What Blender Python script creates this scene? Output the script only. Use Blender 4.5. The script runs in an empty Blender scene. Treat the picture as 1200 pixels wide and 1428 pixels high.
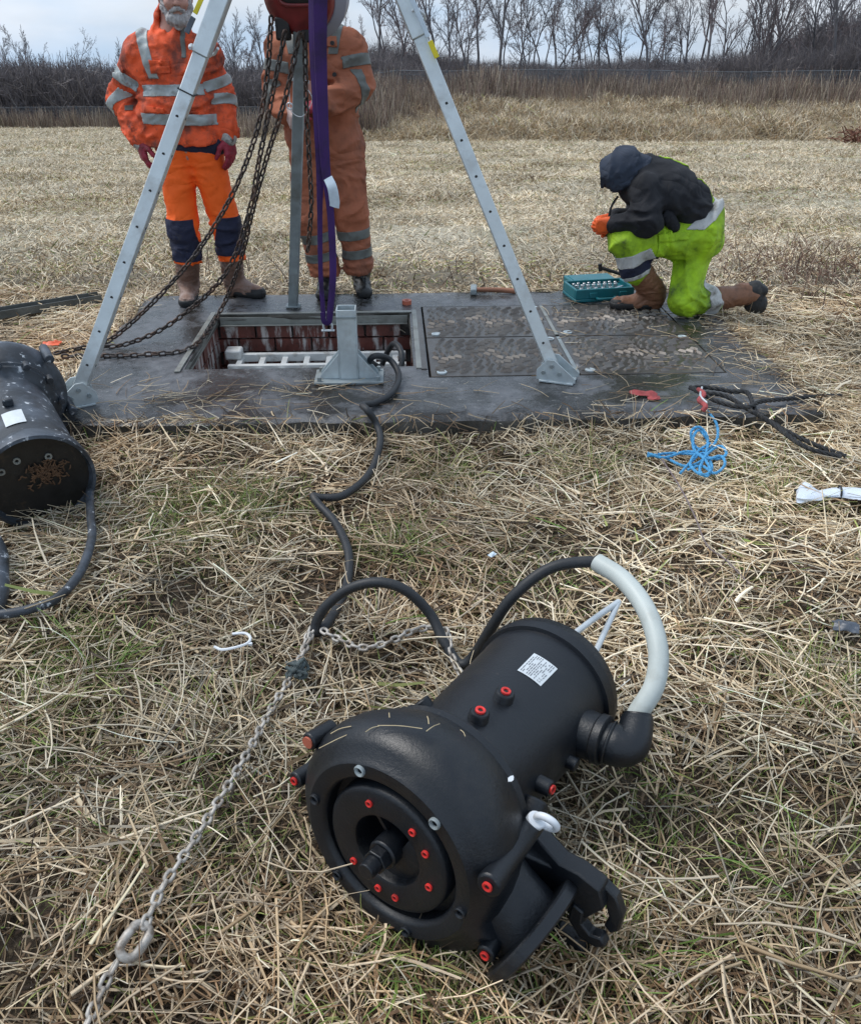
import bpy, bmesh, math, random
import numpy as np
from mathutils import Vector, Matrix
random.seed(7); np.random.seed(7)
R = math.radians
sc = bpy.context.scene
COL = sc.collection

# ------------------------------------------------------------------ camera, sky, sun, exposure
FPX = 1150.0                      # focal length in photo pixels (photo is 1200 x 1428)
PITCH = math.atan(669 / FPX)      # camera tilts down about 30 degrees
CAMH = 1.62
cam = bpy.data.cameras.new('camera'); camo = bpy.data.objects.new('camera', cam); COL.objects.link(camo)
cam.sensor_fit = 'VERTICAL'; cam.sensor_height = 24; cam.lens = FPX / 1428 * 24
cam.clip_start = .05; cam.clip_end = 2000
camo.location = (0, 0, CAMH); camo.rotation_euler = (math.pi / 2 - PITCH, 0, 0)
sc.camera = camo

SUN_EL, SUN_AZ = R(58), R(-70)    # azimuth measured from +Y towards +X
W = bpy.data.worlds.new('World'); sc.world = W; W.use_nodes = True
nt = W.node_tree; bg = nt.nodes['Background']; bg.inputs['Strength'].default_value = .1
sky = nt.nodes.new('ShaderNodeTexSky'); sky.sky_type = 'NISHITA'; sky.sun_disc = False
sky.sun_elevation = SUN_EL; sky.sun_rotation = SUN_AZ; sky.air_density = 1.2; sky.dust_density = 2.0
tc = nt.nodes.new('ShaderNodeTexCoord'); mp = nt.nodes.new('ShaderNodeMapping'); mp.inputs['Scale'].default_value = (1, 1, 3.2)
nz = nt.nodes.new('ShaderNodeTexNoise'); nz.inputs['Scale'].default_value = 2.6; nz.inputs['Detail'].default_value = 6; nz.inputs['Roughness'].default_value = .55
rp = nt.nodes.new('ShaderNodeValToRGB'); rp.color_ramp.elements[0].position = .30; rp.color_ramp.elements[1].position = .66
rp.color_ramp.elements[0].color = (.60, .60, .60, 1); rp.color_ramp.elements[1].color = (.96, .96, .96, 1)
nz2 = nt.nodes.new('ShaderNodeTexNoise'); nz2.inputs['Scale'].default_value = 3.4; nz2.inputs['Detail'].default_value = 5
cr = nt.nodes.new('ShaderNodeValToRGB'); cr.color_ramp.elements[0].position = .40; cr.color_ramp.elements[1].position = .62
cr.color_ramp.elements[0].color = (3.5, 4.65, 6.1, 1); cr.color_ramp.elements[1].color = (5.2, 5.7, 6.4, 1)
mx = nt.nodes.new('ShaderNodeMix'); mx.data_type = 'RGBA'
L = nt.links.new
L(tc.outputs['Generated'], mp.inputs['Vector']); L(mp.outputs[0], nz.inputs['Vector']); L(mp.outputs[0], nz2.inputs['Vector'])
L(nz.outputs['Fac'], rp.inputs['Fac']); L(nz2.outputs['Fac'], cr.inputs['Fac'])
L(rp.outputs['Color'], mx.inputs[0]); L(sky.outputs[0], mx.inputs[6]); L(cr.outputs['Color'], mx.inputs[7]); L(mx.outputs[2], bg.inputs['Color'])

sl = bpy.data.lights.new('sun', 'SUN'); so = bpy.data.objects.new('sun', sl); COL.objects.link(so)
sl.energy = 1.4; sl.angle = R(25); sl.color = (1, .97, .93)
sd = Vector((math.sin(SUN_AZ) * math.cos(SUN_EL), math.cos(SUN_AZ) * math.cos(SUN_EL), math.sin(SUN_EL)))
so.rotation_euler = sd.to_track_quat('Z', 'Y').to_euler(); so.location = (-8, 10, 20)
vs = sc.view_settings; vs.view_transform = 'Standard'; vs.look = 'None'; vs.gamma = 1; vs.use_curve_mapping = False
vs.exposure = 0.72
sc.cycles.max_bounces = 6; sc.cycles.use_denoising = True

# ------------------------------------------------------------------ helpers
V3 = lambda *a: np.array(a, float)
_c, _s = math.cos(PITCH), math.sin(PITCH)
def _ray(x, y):
    u = (x - 600) / FPX; v = (y - 714) / FPX
    return V3(u, _c - v * _s, -_s - v * _c)
def G(x, y, z=0.0):               # surveyed point: photo pixel seen at height z
    r = _ray(x, y); return V3(0, 0, CAMH) + r * ((z - CAMH) / r[2])
def D(x, y, Y):                   # surveyed point: photo pixel seen at distance Y
    r = _ray(x, y); return V3(0, 0, CAMH) + r * (Y / r[1])
def nrm(a):
    a = np.asarray(a, float); return a / (np.linalg.norm(a) + 1e-12)
WM = {}
def wm(o): return WM.get(o.name, Matrix.Identity(4))
def parent(o, p):
    if p is not None:
        o.parent = p; o.matrix_parent_inverse = wm(p).inverted()
def tag(o, label=None, cat=None, group=None, kind=None):
    if label: o['label'] = label
    if cat: o['category'] = cat
    if group: o['group'] = group
    if kind: o['kind'] = kind
    return o
def thing(name, loc, label, cat, group=None):
    o = bpy.data.objects.new(name, None); COL.objects.link(o); o.location = Vector(loc); o.empty_display_size = .1
    WM[o.name] = Matrix.Translation(Vector(loc)); return tag(o, label, cat, group)
def mesh_np(name, v, f, smooth=True, angle=None):
    v = np.asarray(v, np.float32); me = bpy.data.meshes.new(name)
    if isinstance(f, np.ndarray):
        n, k = f.shape
        me.vertices.add(len(v)); me.vertices.foreach_set('co', v.ravel())
        me.loops.add(n * k); me.loops.foreach_set('vertex_index', f.astype(np.int32).ravel())
        me.polygons.add(n); me.polygons.foreach_set('loop_start', np.arange(0, n * k, k, dtype=np.int32))
        me.update(calc_edges=True)
    else:
        me.from_pydata(v.tolist(), [], f); me.update()
    if smooth:
        me.shade_smooth()
        if angle: me.set_sharp_from_angle(angle=R(angle))
    return me
def put(name, me, mat, par=None):
    o = bpy.data.objects.new(name, me); COL.objects.link(o)
    if mat and not me.materials: me.materials.append(mat)
    parent(o, par); return o
def spline(pts, n):
    P = np.asarray(pts, float); m = len(P); Q = np.vstack([2 * P[0] - P[1], P, 2 * P[-1] - P[-2]])
    out = []
    for t in np.linspace(0, m - 1, n):
        i = min(int(t), m - 2); u = t - i; a, b, c, d = Q[i], Q[i + 1], Q[i + 2], Q[i + 3]
        out.append(.5 * (2 * b + (c - a) * u + (2 * a - 5 * b + 4 * c - d) * u * u + (3 * b - a - 3 * c + d) * u ** 3))
    return np.array(out)
def resample(P, step):
    s = np.r_[0, np.cumsum(np.linalg.norm(np.diff(P, axis=0), axis=1))]; n = max(2, int(s[-1] / step) + 1)
    t = np.arange(n) * step
    return np.stack([np.interp(t, s, P[:, k]) for k in range(3)], 1)
def frames(P):
    T = np.gradient(P, axis=0); T /= np.linalg.norm(T, axis=1)[:, None] + 1e-12
    up = V3(0, 0, 1) if abs(T[0][2]) < .9 else V3(1, 0, 0); N = []
    n = nrm(np.cross(T[0], up))
    for t in T:
        n = nrm(n - t * (n @ t)); N.append(n)
    N = np.array(N); return T, N, np.cross(T, N)
class MB:
    def __init__(s): s.v = []; s.f = []
    def add(s, v, f):
        b = len(s.v); s.v += [tuple(map(float, p)) for p in v]; s.f += [tuple(i + b for i in q) for q in f]; return s
    def box(s, c, size, ax=None):
        c = np.asarray(c, float); X = np.eye(3) if ax is None else np.array(ax, float); h = np.array(size) / 2
        v = [c + sx * h[0] * X[0] + sy * h[1] * X[1] + sz * h[2] * X[2] for sz in (-1, 1) for sy in (-1, 1) for sx in (-1, 1)]
        return s.add(v, [(0, 2, 3, 1), (4, 5, 7, 6), (0, 1, 5, 4), (2, 6, 7, 3), (0, 4, 6, 2), (1, 3, 7, 5)])
    def bar(s, a, b, w, h=None, up=(0, 0, 1)):
        a = np.asarray(a, float); b = np.asarray(b, float); t = nrm(b - a); x = nrm(np.cross(t, up)); y = np.cross(x, t)
        return s.box((a + b) / 2, (w, h or w, np.linalg.norm(b - a)), (x, y, t))
    def tube(s, P, r, n=8, cap=True):
        P = np.asarray(P, float); r = np.broadcast_to(np.asarray(r, float), (len(P),)); T, N, B = frames(P)
        a = np.arange(n) * 2 * math.pi / n
        v = (P[:, None] + r[:, None, None] * (np.cos(a)[None, :, None] * N[:, None] + np.sin(a)[None, :, None] * B[:, None])).reshape(-1, 3)
        f = [(i * n + j, i * n + (j + 1) % n, (i + 1) * n + (j + 1) % n, (i + 1) * n + j) for i in range(len(P) - 1) for j in range(n)]
        if cap: f += [tuple(range(n))[::-1], tuple((len(P) - 1) * n + j for j in range(n))]
        return s.add(v, f)
    def cyl(s, a, b, r, n=16, r2=None): return s.tube([a, b], [r, r if r2 is None else r2], n)
    def lathe(s, prof, o, ax, ex, n=40, cap=(False, False)):
        o = np.asarray(o, float); ax = nrm(ax); ex = nrm(np.asarray(ex) - ax * (np.asarray(ex) @ ax)); ey = np.cross(ax, ex); v = []
        for a_, r_ in prof:
            for j in range(n):
                t = j * 2 * math.pi / n; v.append(o + ax * a_ + r_ * (math.cos(t) * ex + math.sin(t) * ey))
        m = len(prof); f = [(i * n + j, i * n + (j + 1) % n, (i + 1) * n + (j + 1) % n, (i + 1) * n + j) for i in range(m - 1) for j in range(n)]
        if cap[0]: f.append(tuple(range(n))[::-1])
        if cap[1]: f.append(tuple((m - 1) * n + j for j in range(n)))
        return s.add(v, f)
    def prism(s, poly, o, ex, ey, ez, h):
        o, ex, ey, ez = [np.asarray(q, float) for q in (o, ex, ey, ez)]; n = len(poly)
        v = [o + x * ex + y * ey + k * h * ez for k in (0, 1) for x, y in poly]
        return s.add(v, [tuple(range(n))[::-1], tuple(range(n, 2 * n))] + [(i, (i + 1) % n, n + (i + 1) % n, n + i) for i in range(n)])
    def torus(s, c, ax, Rr, r, n=24, m=8, ex=(1, .1, .2)):
        ax = nrm(ax); ex = nrm(np.asarray(ex) - ax * (np.asarray(ex) @ ax)); ey = np.cross(ax, ex); v = []
        for i in range(n):
            t = i * 2 * math.pi / n; e = math.cos(t) * ex + math.sin(t) * ey
            for j in range(m):
                q = j * 2 * math.pi / m; v.append(np.asarray(c) + e * (Rr + r * math.cos(q)) + ax * r * math.sin(q))
        return s.add(v, [(i * m + j, ((i + 1) % n) * m + j, ((i + 1) % n) * m + (j + 1) % m, i * m + (j + 1) % m) for i in range(n) for j in range(m)])
    def mesh(s, name, smooth=True, angle=38):
        me = mesh_np(name, s.v, s.f, smooth, angle)
        bm = bmesh.new(); bm.from_mesh(me); bmesh.ops.recalc_face_normals(bm, faces=bm.faces); bm.to_mesh(me); bm.free(); return me
    def build(s, name, mat, par=None, bevel=0, smooth=True, angle=38):
        o = put(name, s.mesh(name, smooth, angle), mat, par)
        if bevel:
            b = o.modifiers.new('bevel', 'BEVEL'); b.width = bevel; b.segments = 2; b.limit_method = 'ANGLE'; b.angle_limit = R(40)
        return o

def _hash(i, j, k, seed):
    n = (i * 374761393 + j * 668265263 + k * 2147483647 + seed * 1274126177) & 0xffffffff
    n = ((n ^ (n >> 13)) * 1274126177) & 0xffffffff
    n = ((n ^ (n >> 15)) * 2246822519) & 0xffffffff
    return ((n ^ (n >> 16)) & 0xffffff) / float(0xffffff)
def vnoise(P, freq=1.0, seed=0):
    P = np.asarray(P, float) * freq; F = np.floor(P).astype(np.int64); u = P - F; u = u * u * (3 - 2 * u); out = 0
    for a in (0, 1):
        for b in (0, 1):
            for c in (0, 1):
                w = (u[..., 0] if a else 1 - u[..., 0]) * (u[..., 1] if b else 1 - u[..., 1]) * (u[..., 2] if c else 1 - u[..., 2])
                out = out + w * _hash(F[..., 0] + a, F[..., 1] + b, F[..., 2] + c, seed)
    return out
def n2(x, y, freq, seed=0):
    x = np.asarray(x, float); return vnoise(np.stack([x, np.asarray(y, float) + 0 * x, 0 * x + .5], -1), freq, seed)
def sstep(a, b, x):
    t = np.clip((x - a) / (b - a), 0, 1); return t * t * (3 - 2 * t)

# ------------------------------------------------------------------ materials
def PM(name, col, rough=.6, metal=0.0, var=.2, vs_=6, dirt=None, ds=4, dth=(.5, .65), dmap=(1, 1, 1), bump=0.0, bs=60, rvar=.1, spec=.5, dirt2=None, ds2=12, dth2=(.6, .7), sheen=0, vmap=(1, 1, 1), attr=None, droug=None, wr=None, pos=False):
    m = bpy.data.materials.new(name); m.use_nodes = True; t = m.node_tree; N = t.nodes; K = t.links.new; b = N['Principled BSDF']
    tc = N.new('ShaderNodeTexCoord')
    geo_ = N.new('ShaderNodeNewGeometry')
    def noise(scale, mp=None, det=6, rg=.6):
        z = N.new('ShaderNodeTexNoise'); z.inputs['Scale'].default_value = scale; z.inputs['Detail'].default_value = det; z.inputs['Roughness'].default_value = rg
        q = N.new('ShaderNodeMapping'); q.inputs['Scale'].default_value = mp or (1, 1, 1); K(geo_.outputs['Position'] if pos else tc.outputs['Object'], q.inputs[0]); K(q.outputs[0], z.inputs[0]); return z.outputs['Fac']
    def ramp(f, a, b_):
        q = N.new('ShaderNodeMapRange'); q.inputs[1].default_value = a; q.inputs[2].default_value = b_; K(f, q.inputs[0]); return q.outputs[0]
    def mix(f, a, b_):
        q = N.new('ShaderNodeMix'); q.data_type = 'RGBA'
        for s_, x in ((0, f), (6, a), (7, b_)):
            if isinstance(x, (tuple, list)): q.inputs[s_].default_value = tuple(x) + ((1,) if len(x) == 3 else ())
            elif isinstance(x, float): q.inputs[s_].default_value = x
            else: K(x, q.inputs[s_])
        return q.outputs[2]
    c = tuple(col)
    cur = mix(ramp(noise(vs_, vmap), .3, .7), tuple(min(1, x * (1 - var)) for x in c), tuple(min(1, x * (1 + var)) for x in c))
    if attr:
        a = N.new('ShaderNodeAttribute'); a.attribute_name = attr; q = N.new('ShaderNodeMix'); q.data_type = 'RGBA'; q.blend_type = 'MULTIPLY'; q.inputs[0].default_value = 1
        K(cur, q.inputs[6]); K(a.outputs['Color'], q.inputs[7]); cur = q.outputs[2]
    ro = ramp(noise(vs_ * 2), .2, .8); q = N.new('ShaderNodeMapRange'); q.inputs[3].default_value = max(0, rough - rvar); q.inputs[4].default_value = min(1, rough + rvar); K(ro, q.inputs[0]); ro = q.outputs[0]
    if dirt:
        f = ramp(noise(ds, dmap, 8, .65), *dth); cur = mix(f, cur, dirt)
        if droug is not None:
            q = N.new('ShaderNodeMix'); K(f, q.inputs[0]); K(ro, q.inputs[2]); q.inputs[3].default_value = droug; ro = q.outputs[0]
    if dirt2: cur = mix(ramp(noise(ds2, None, 8, .7), *dth2), cur, dirt2)
    K(cur, b.inputs['Base Color']); K(ro, b.inputs['Roughness'])
    b.inputs['Metallic'].default_value = metal; b.inputs['Specular IOR Level'].default_value = spec
    if sheen: b.inputs['Sheen Weight'].default_value = sheen
    last = None
    if wr:
        hsum = None
        for sc_, st_, di in ((wr[0], (1, 1, 1.8), .9), (wr[0] * 2.3, (1.4, 1, .9), .8)):
            zz = N.new('ShaderNodeTexNoise'); zz.inputs['Scale'].default_value = sc_; zz.inputs['Detail'].default_value = 1.2; zz.inputs['Distortion'].default_value = di; q = N.new('ShaderNodeMapping'); q.inputs['Scale'].default_value = st_; K(tc.outputs['Object'], q.inputs[0]); K(q.outputs[0], zz.inputs[0])
            a1 = N.new('ShaderNodeMath'); a1.operation = 'SUBTRACT'; a1.inputs[1].default_value = .5; K(zz.outputs['Fac'], a1.inputs[0]); a2 = N.new('ShaderNodeMath'); a2.operation = 'ABSOLUTE'; K(a1.outputs[0], a2.inputs[0])
            a3 = N.new('ShaderNodeMath'); a3.operation = 'POWER'; a3.inputs[1].default_value = .85; K(a2.outputs[0], a3.inputs[0]); a4 = N.new('ShaderNodeMath'); a4.operation = 'MULTIPLY'; a4.inputs[1].default_value = 1 if hsum is None else .4; K(a3.outputs[0], a4.inputs[0])
            if hsum is None: hsum = a4.outputs[0]
            else: a5 = N.new('ShaderNodeMath'); K(hsum, a5.inputs[0]); K(a4.outputs[0], a5.inputs[1]); hsum = a5.outputs[0]
        zb_ = N.new('ShaderNodeBump'); zb_.inputs['Strength'].default_value = 1; zb_.inputs['Distance'].default_value = wr[1]; K(hsum, zb_.inputs['Height']); last = zb_.outputs[0]; K(last, b.inputs['Normal'])
    if bump:
        z = N.new('ShaderNodeBump'); z.inputs['Strength'].default_value = 1; z.inputs['Distance'].default_value = bump; K(noise(bs, None, 8, .65), z.inputs['Height'])
        if last is not None: K(last, z.inputs['Normal'])
        K(z.outputs[0], b.inputs['Normal'])
    return m
M = {}
M['black_paint'] = PM('black_epoxy_paint', (.0065, .0085, .012), .41, var=.25, vs_=5, dirt=(.030, .029, .027), ds=6, dth=(.56, .80), dirt2=(.13, .115, .095), ds2=30, dth2=(.68, .74), bump=.0011, bs=140, rvar=.14)
M['black_rubber'] = PM('black_rubber', (.018, .02, .023), .55, var=.3, vs_=9, dirt=(.07, .06, .05), ds=14, dth=(.58, .8), bump=.0005, bs=150)
M['worn_paint'] = PM('worn_grey_black_paint', (.022, .027, .034), .5, var=.4, vs_=7, dirt=(.085, .105, .135), ds=6, dth=(.46, .68), dirt2=(.50, .53, .56), ds2=24, dth2=(.595, .65), bump=.0012, bs=60)
M['dark_grime'] = PM('dark_wet_grime', (.014, .013, .012), .4, var=.4, vs_=9, dirt=(.07, .045, .025), ds=9, dth=(.6, .72), bump=.002, bs=40)
M['red_plug'] = PM('red_plastic', (.66, .03, .025), .45, var=.25, vs_=40, dirt=(.20, .04, .03), ds=60, dth=(.52, .7))
M['galv'] = PM('galvanised_steel', (.50, .56, .58), .48, .35, var=.16, vs_=9, dirt=(.30, .31, .30), ds=7, dth=(.52, .75), bump=.0006, bs=70)
M['galv_dull'] = PM('dull_galvanised_steel', (.27, .31, .32), .6, .25, var=.2, vs_=9, dirt=(.16, .16, .14), ds=6, dth=(.5, .75), bump=.0006, bs=70)
M['alu'] = PM('aluminium', (.60, .65, .66), .42, .45, var=.1, vs_=14, dirt=(.42, .43, .42), ds=9, dth=(.52, .75), dirt2=(.25, .25, .24), ds2=30, dth2=(.66, .74), bump=.0003, bs=90)
M['alu_dark'] = PM('weathered_aluminium', (.26, .27, .25), .5, .4, var=.15, vs_=14, dirt=(.19, .19, .17), ds=9)
M['steel'] = PM('bright_steel', (.55, .56, .57), .32, .85, var=.15, vs_=20)
M['zinc'] = PM('zinc_plated_steel', (.62, .66, .68), .4, .4, var=.1, vs_=20)
M['chain_dark'] = PM('dark_rusty_chain_steel', (.050, .040, .036), .5, .4, var=.4, vs_=25, dirt=(.12, .062, .038), ds=14, dth=(.48, .7), pos=True)
M['chain_grey'] = PM('muddy_galvanised_chain', (.44, .41, .37), .55, .3, var=.3, vs_=40, dirt=(.17, .13, .095), ds=25, dth=(.5, .68), pos=True)
M['sleeve'] = PM('grey_plastic_conduit', (.50, .54, .51), .5, var=.1, vs_=10, dirt=(.33, .33, .29), ds=9, dth=(.55, .8), dirt2=(.15, .14, .12), ds2=40, dth2=(.69, .75))
M['label'] = PM('silver_label', (.62, .66, .68), .45, .1, var=.08, vs_=30)
M['label_ink'] = PM('label_print', (.16, .17, .19), .6)
M['yellow'] = PM('yellow_sticker', (.75, .62, .03), .5)
M['ink'] = PM('black_print_and_hole_shade', (.02, .02, .02), .6)  # black for print and small parts, also the painted shade inside holes
M['concrete'] = PM('wet_grey_concrete', (.095, .098, .105), .40, var=.5, vs_=16, dirt=(.022, .020, .017), ds=3.4, dth=(.43, .56), dirt2=(.25, .245, .235), ds2=38, dth2=(.60, .72), bump=.0045, bs=34, rvar=.2, droug=.17)
M['concrete_edge'] = PM('dirty_concrete', (.10, .095, .085), .75, var=.35, vs_=6, dirt=(.04, .036, .028), ds=4, dth=(.42, .62), bump=.006, bs=22)
M['pit'] = PM('dark_pit_concrete', (.10, .092, .085), .7, var=.4, vs_=6, dirt=(.22, .21, .20), ds=9, bump=.004, bs=30)
M['brick'] = PM('red_brick', (.125, .036, .026), .6, var=.4, vs_=9, dirt=(.50, .47, .45), ds=10, dth=(.50, .60), dmap=(1.6, 1.6, .35), dirt2=(.035, .022, .02), ds2=14, dth2=(.56, .68), bump=.003, bs=50, pos=True)
M['cover'] = PM('worn_iron_cover', (.088, .080, .072), .36, .35, var=.3, vs_=4, dirt=(.06, .05, .042), ds=3, dth=(.45, .68), dirt2=(.30, .30, .31), ds2=7, dth2=(.60, .76), bump=.0012, bs=80, rvar=.14)
M['tread'] = PM('worn_glint_iron_tread', (.155, .140, .125), .42, .35, var=.3, vs_=5, dirt=(.12, .10, .085), ds=6, dth=(.48, .66))  # worn ribs, paler than the plate to paint in glints and groove shade
M['white_grp'] = PM('white_plastic_grid', (.70, .71, .69), .5, var=.08, vs_=9, dirt=(.32, .29, .24), ds=10, dth=(.55, .72))
M['purple'] = PM('purple_webbing', (.042, .011, .105), .75, var=.3, vs_=8, dirt=(.018, .008, .035), ds=5, dth=(.5, .7), bump=.0014, bs=150)
M['tagm'] = PM('pale_tag', (.62, .72, .80), .5, var=.12, vs_=30)
M['hoist_red'] = PM('worn_red_hoist_paint', (.20, .022, .022), .34, var=.3, vs_=8, dirt=(.055, .02, .018), ds=7, dth=(.5, .72), dirt2=(.04, .035, .03), ds2=25, dth2=(.62, .72))
M['hoist_grey'] = PM('pale_grey_cover', (.30, .30, .35), .4, var=.06)
M['hoist_dark'] = PM('oily_dark_steel', (.022, .020, .020), .4, .3, var=.4)
M['hivis'] = PM('hi_vis_orange_fabric', (.86, .115, .022), .75, var=.10, vs_=5, dirt=(.30, .055, .022), ds=4.5, dth=(.55, .78), bump=.0016, bs=80)
M['hivis_dirty'] = PM('dirty_hi_vis_orange_fabric', (.84, .105, .026), .75, var=.12, vs_=5, dirt=(.20, .045, .026), ds=6, dth=(.45, .64), dirt2=(.07, .032, .025), ds2=10, dth2=(.57, .70), bump=.002, bs=60, wr=(3.6, 0.028))
M['hivis_trouser'] = PM('bright_orange_fabric', (1.0, .135, .008), .75, var=.0, vs_=5, dirt=(.72, .095, .01), ds=6, dth=(.58, .85), bump=.0016, bs=80, wr=(3.6, 0.024))
M['coverall'] = PM('faded_orange_coverall_fabric', (.41, .128, .060), .8, var=.18, vs_=4, dirt=(.21, .076, .042), ds=4, dth=(.40, .64), dirt2=(.13, .055, .035), ds2=9, dth2=(.6, .78), bump=.002, bs=70, wr=(3.4, 0.028))
M['lime'] = PM('hi_vis_lime_fabric', (.37, .60, .012), .75, var=.2, vs_=5, dirt=(.17, .29, .012), ds=6, dth=(.42, .66), dirt2=(.06, .085, .022), ds2=6, dth2=(.58, .70), bump=.002, bs=60, wr=(3.6, 0.032))
M['band'] = PM('reflective_tape', (.36, .40, .40), .5, var=.12, vs_=12, dirt=(.20, .20, .17), ds=9, dth=(.48, .72))
M['band_dark'] = PM('dirty_reflective_tape', (.14, .15, .14), .55, var=.15, vs_=12, dirt=(.085, .08, .065), ds=9, dth=(.48, .72))
M['band_pale'] = PM('pale_dirty_tape', (.48, .48, .46), .6, var=.15, vs_=12, dirt=(.16, .15, .13), ds=12, dth=(.5, .66))
M['navy'] = PM('navy_fabric', (.014, .017, .042), .85, var=.2, vs_=9, dirt=(.06, .055, .06), ds=10, dth=(.62, .8), bump=.0015, bs=80, wr=(5, 0.016))
M['blackcloth'] = PM('black_jersey_fabric', (.011, .012, .016), .9, var=.3, vs_=7, dirt=(.035, .035, .038), ds=7, dth=(.55, .8), bump=.0015, bs=80, wr=(3.6, 0.028))
M['hood'] = PM('blue_grey_hood_fabric', (.030, .040, .062), .9, var=.25, vs_=8, bump=.0015, bs=80, wr=(4.5, 0.028))
M['skin'] = PM('weathered_skin', (.48, .25, .19), .55, var=.12, vs_=18, bump=.0006, bs=120)
M['beard'] = PM('grey_beard_hair', (.40, .38, .37), .85, var=.35, vs_=60, vmap=(1, 1, .25), bump=.004, bs=110)
M['eye'] = PM('eye', (.30, .29, .28), .2)
M['glove_red'] = PM('dark_red_rubber_glove', (.30, .022, .045), .6, var=.2, vs_=20, dirt=(.13, .03, .03), ds=14, dth=(.52, .72), bump=.001, bs=90, wr=(14, 0.006))
M['glove_pale'] = PM('pale_glove', (.46, .34, .31), .7, var=.15, vs_=20, dirt=(.24, .16, .14), ds=20)
M['glove_orange'] = PM('orange_glove', (.82, .12, .02), .6, var=.15, vs_=20, wr=(14, 0.006))
M['knit'] = PM('grey_knit_cuff', (.42, .41, .38), .9, var=.25, vs_=30, dirt=(.12, .11, .10), ds=20, wr=(16, 0.006))
M['boot_tan'] = PM('muddy_tan_boot_leather', (.20, .115, .082), .7, var=.25, vs_=9, dirt=(.33, .25, .22), ds=8, dth=(.48, .7), dirt2=(.09, .06, .045), ds2=14, dth2=(.6, .74), bump=.002, bs=50, wr=(8, 0.01))
M['boot_brown'] = PM('brown_boot_leather', (.22, .098, .052), .62, var=.25, vs_=9, dirt=(.10, .05, .03), ds=9, dth=(.52, .74), bump=.0016, bs=50, wr=(8, 0.01))
M['boot_black'] = PM('black_boot_leather', (.018, .018, .018), .5, var=.3, vs_=12, dirt=(.07, .065, .06), ds=12, dth=(.56, .75), bump=.001, bs=60)
M['sole'] = PM('black_rubber_sole', (.016, .016, .017), .65, var=.3, vs_=14, dirt=(.06, .055, .048), ds=16, dth=(.55, .7))
M['teal'] = PM('teal_plastic', (.006, .13, .155), .4, var=.12, vs_=12, dirt=(.02, .08, .09), ds=8, dth=(.6, .8))
M['wood'] = PM('worn_wood_handle', (.26, .11, .06), .6, var=.25, vs_=12)
M['rope_blue'] = PM('blue_rope', (.07, .31, .56), .65, var=.3, vs_=60, bump=.0015, bs=160)
M['rope_black'] = PM('black_rope', (.022, .023, .025), .8, var=.4, vs_=60, dirt=(.08, .075, .065), ds=30, dth=(.56, .7), bump=.002, bs=160)
M['rope_teal'] = PM('grey_green_rope', (.075, .095, .095), .8, var=.5, vs_=60, bump=.0015, bs=160)
M['red_cloth'] = PM('faded_red_cloth', (.30, .055, .055), .8, var=.4, vs_=15)
M['orange_plastic'] = PM('orange_plastic', (.80, .13, .05), .5, var=.2)
M['white_plastic'] = PM('white_plastic', (.74, .77, .80), .45, var=.1, vs_=12)
M['film'] = PM('crumpled_white_film', (.66, .72, .80), .3, var=.12, vs_=14, bump=.004, bs=30)
M['slate'] = PM('dark_plastic_scrap', (.085, .10, .125), .4, var=.3, vs_=20)
M['timber'] = PM('dark_weathered_channel', (.07, .075, .07), .6, var=.35, vs_=7, dirt=(.13, .135, .125), ds=5, dth=(.5, .7), bump=.002, bs=40)
M['copper_tape'] = PM('orange_brown_tape', (.45, .12, .07), .45, var=.2)
M['wire'] = PM('dark_fence_wire', (.10, .115, .13), .7, var=.2)
M['bark'] = PM('dark_bark', (.13, .122, .128), .9, var=.3, vs_=3, bump=.01, bs=8)  # tree colours paled and greyed: distance haze painted into bark and twigs
M['twig'] = PM('bare_twigs', (.15, .138, .148), .9, var=.3, vs_=1.2)
M['twig_red'] = PM('reddish_bare_twigs', (.165, .13, .132), .9, var=.3, vs_=1.2)
M['birch'] = PM('pale_birch_bark', (.36, .34, .33), .85, var=.2, vs_=4, dirt=(.10, .09, .09), ds=6, dth=(.55, .66))

def attr_mat(name, rough=.65, spec=.35, wn=.25):
    m = bpy.data.materials.new(name); m.use_nodes = True; t = m.node_tree; N = t.nodes; K = t.links.new; b = N['Principled BSDF']
    a = N.new('ShaderNodeAttribute'); a.attribute_name = 'col'; g = N.new('ShaderNodeNewGeometry')
    z = N.new('ShaderNodeTexNoise'); z.inputs['Scale'].default_value = .9; z.inputs['Detail'].default_value = 4; K(g.outputs['Position'], z.inputs[0])
    r = N.new('ShaderNodeMapRange'); r.inputs[1].default_value = .3; r.inputs[2].default_value = .7; r.inputs[3].default_value = 1 - wn; r.inputs[4].default_value = 1 + wn; K(z.outputs['Fac'], r.inputs[0])
    q = N.new('ShaderNodeVectorMath'); q.operation = 'SCALE'; K(a.outputs['Color'], q.inputs[0]); K(r.outputs[0], q.inputs[3]); K(q.outputs[0], b.inputs['Base Color'])
    b.inputs['Roughness'].default_value = rough; b.inputs['Specular IOR Level'].default_value = spec; return m
M['straw'] = attr_mat('straw', .6, .35, .12)
M['grass'] = attr_mat('dry_grass', .8, .2, .28)
M['weed'] = attr_mat('dead_weeds', .9, .1, .25)

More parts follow.
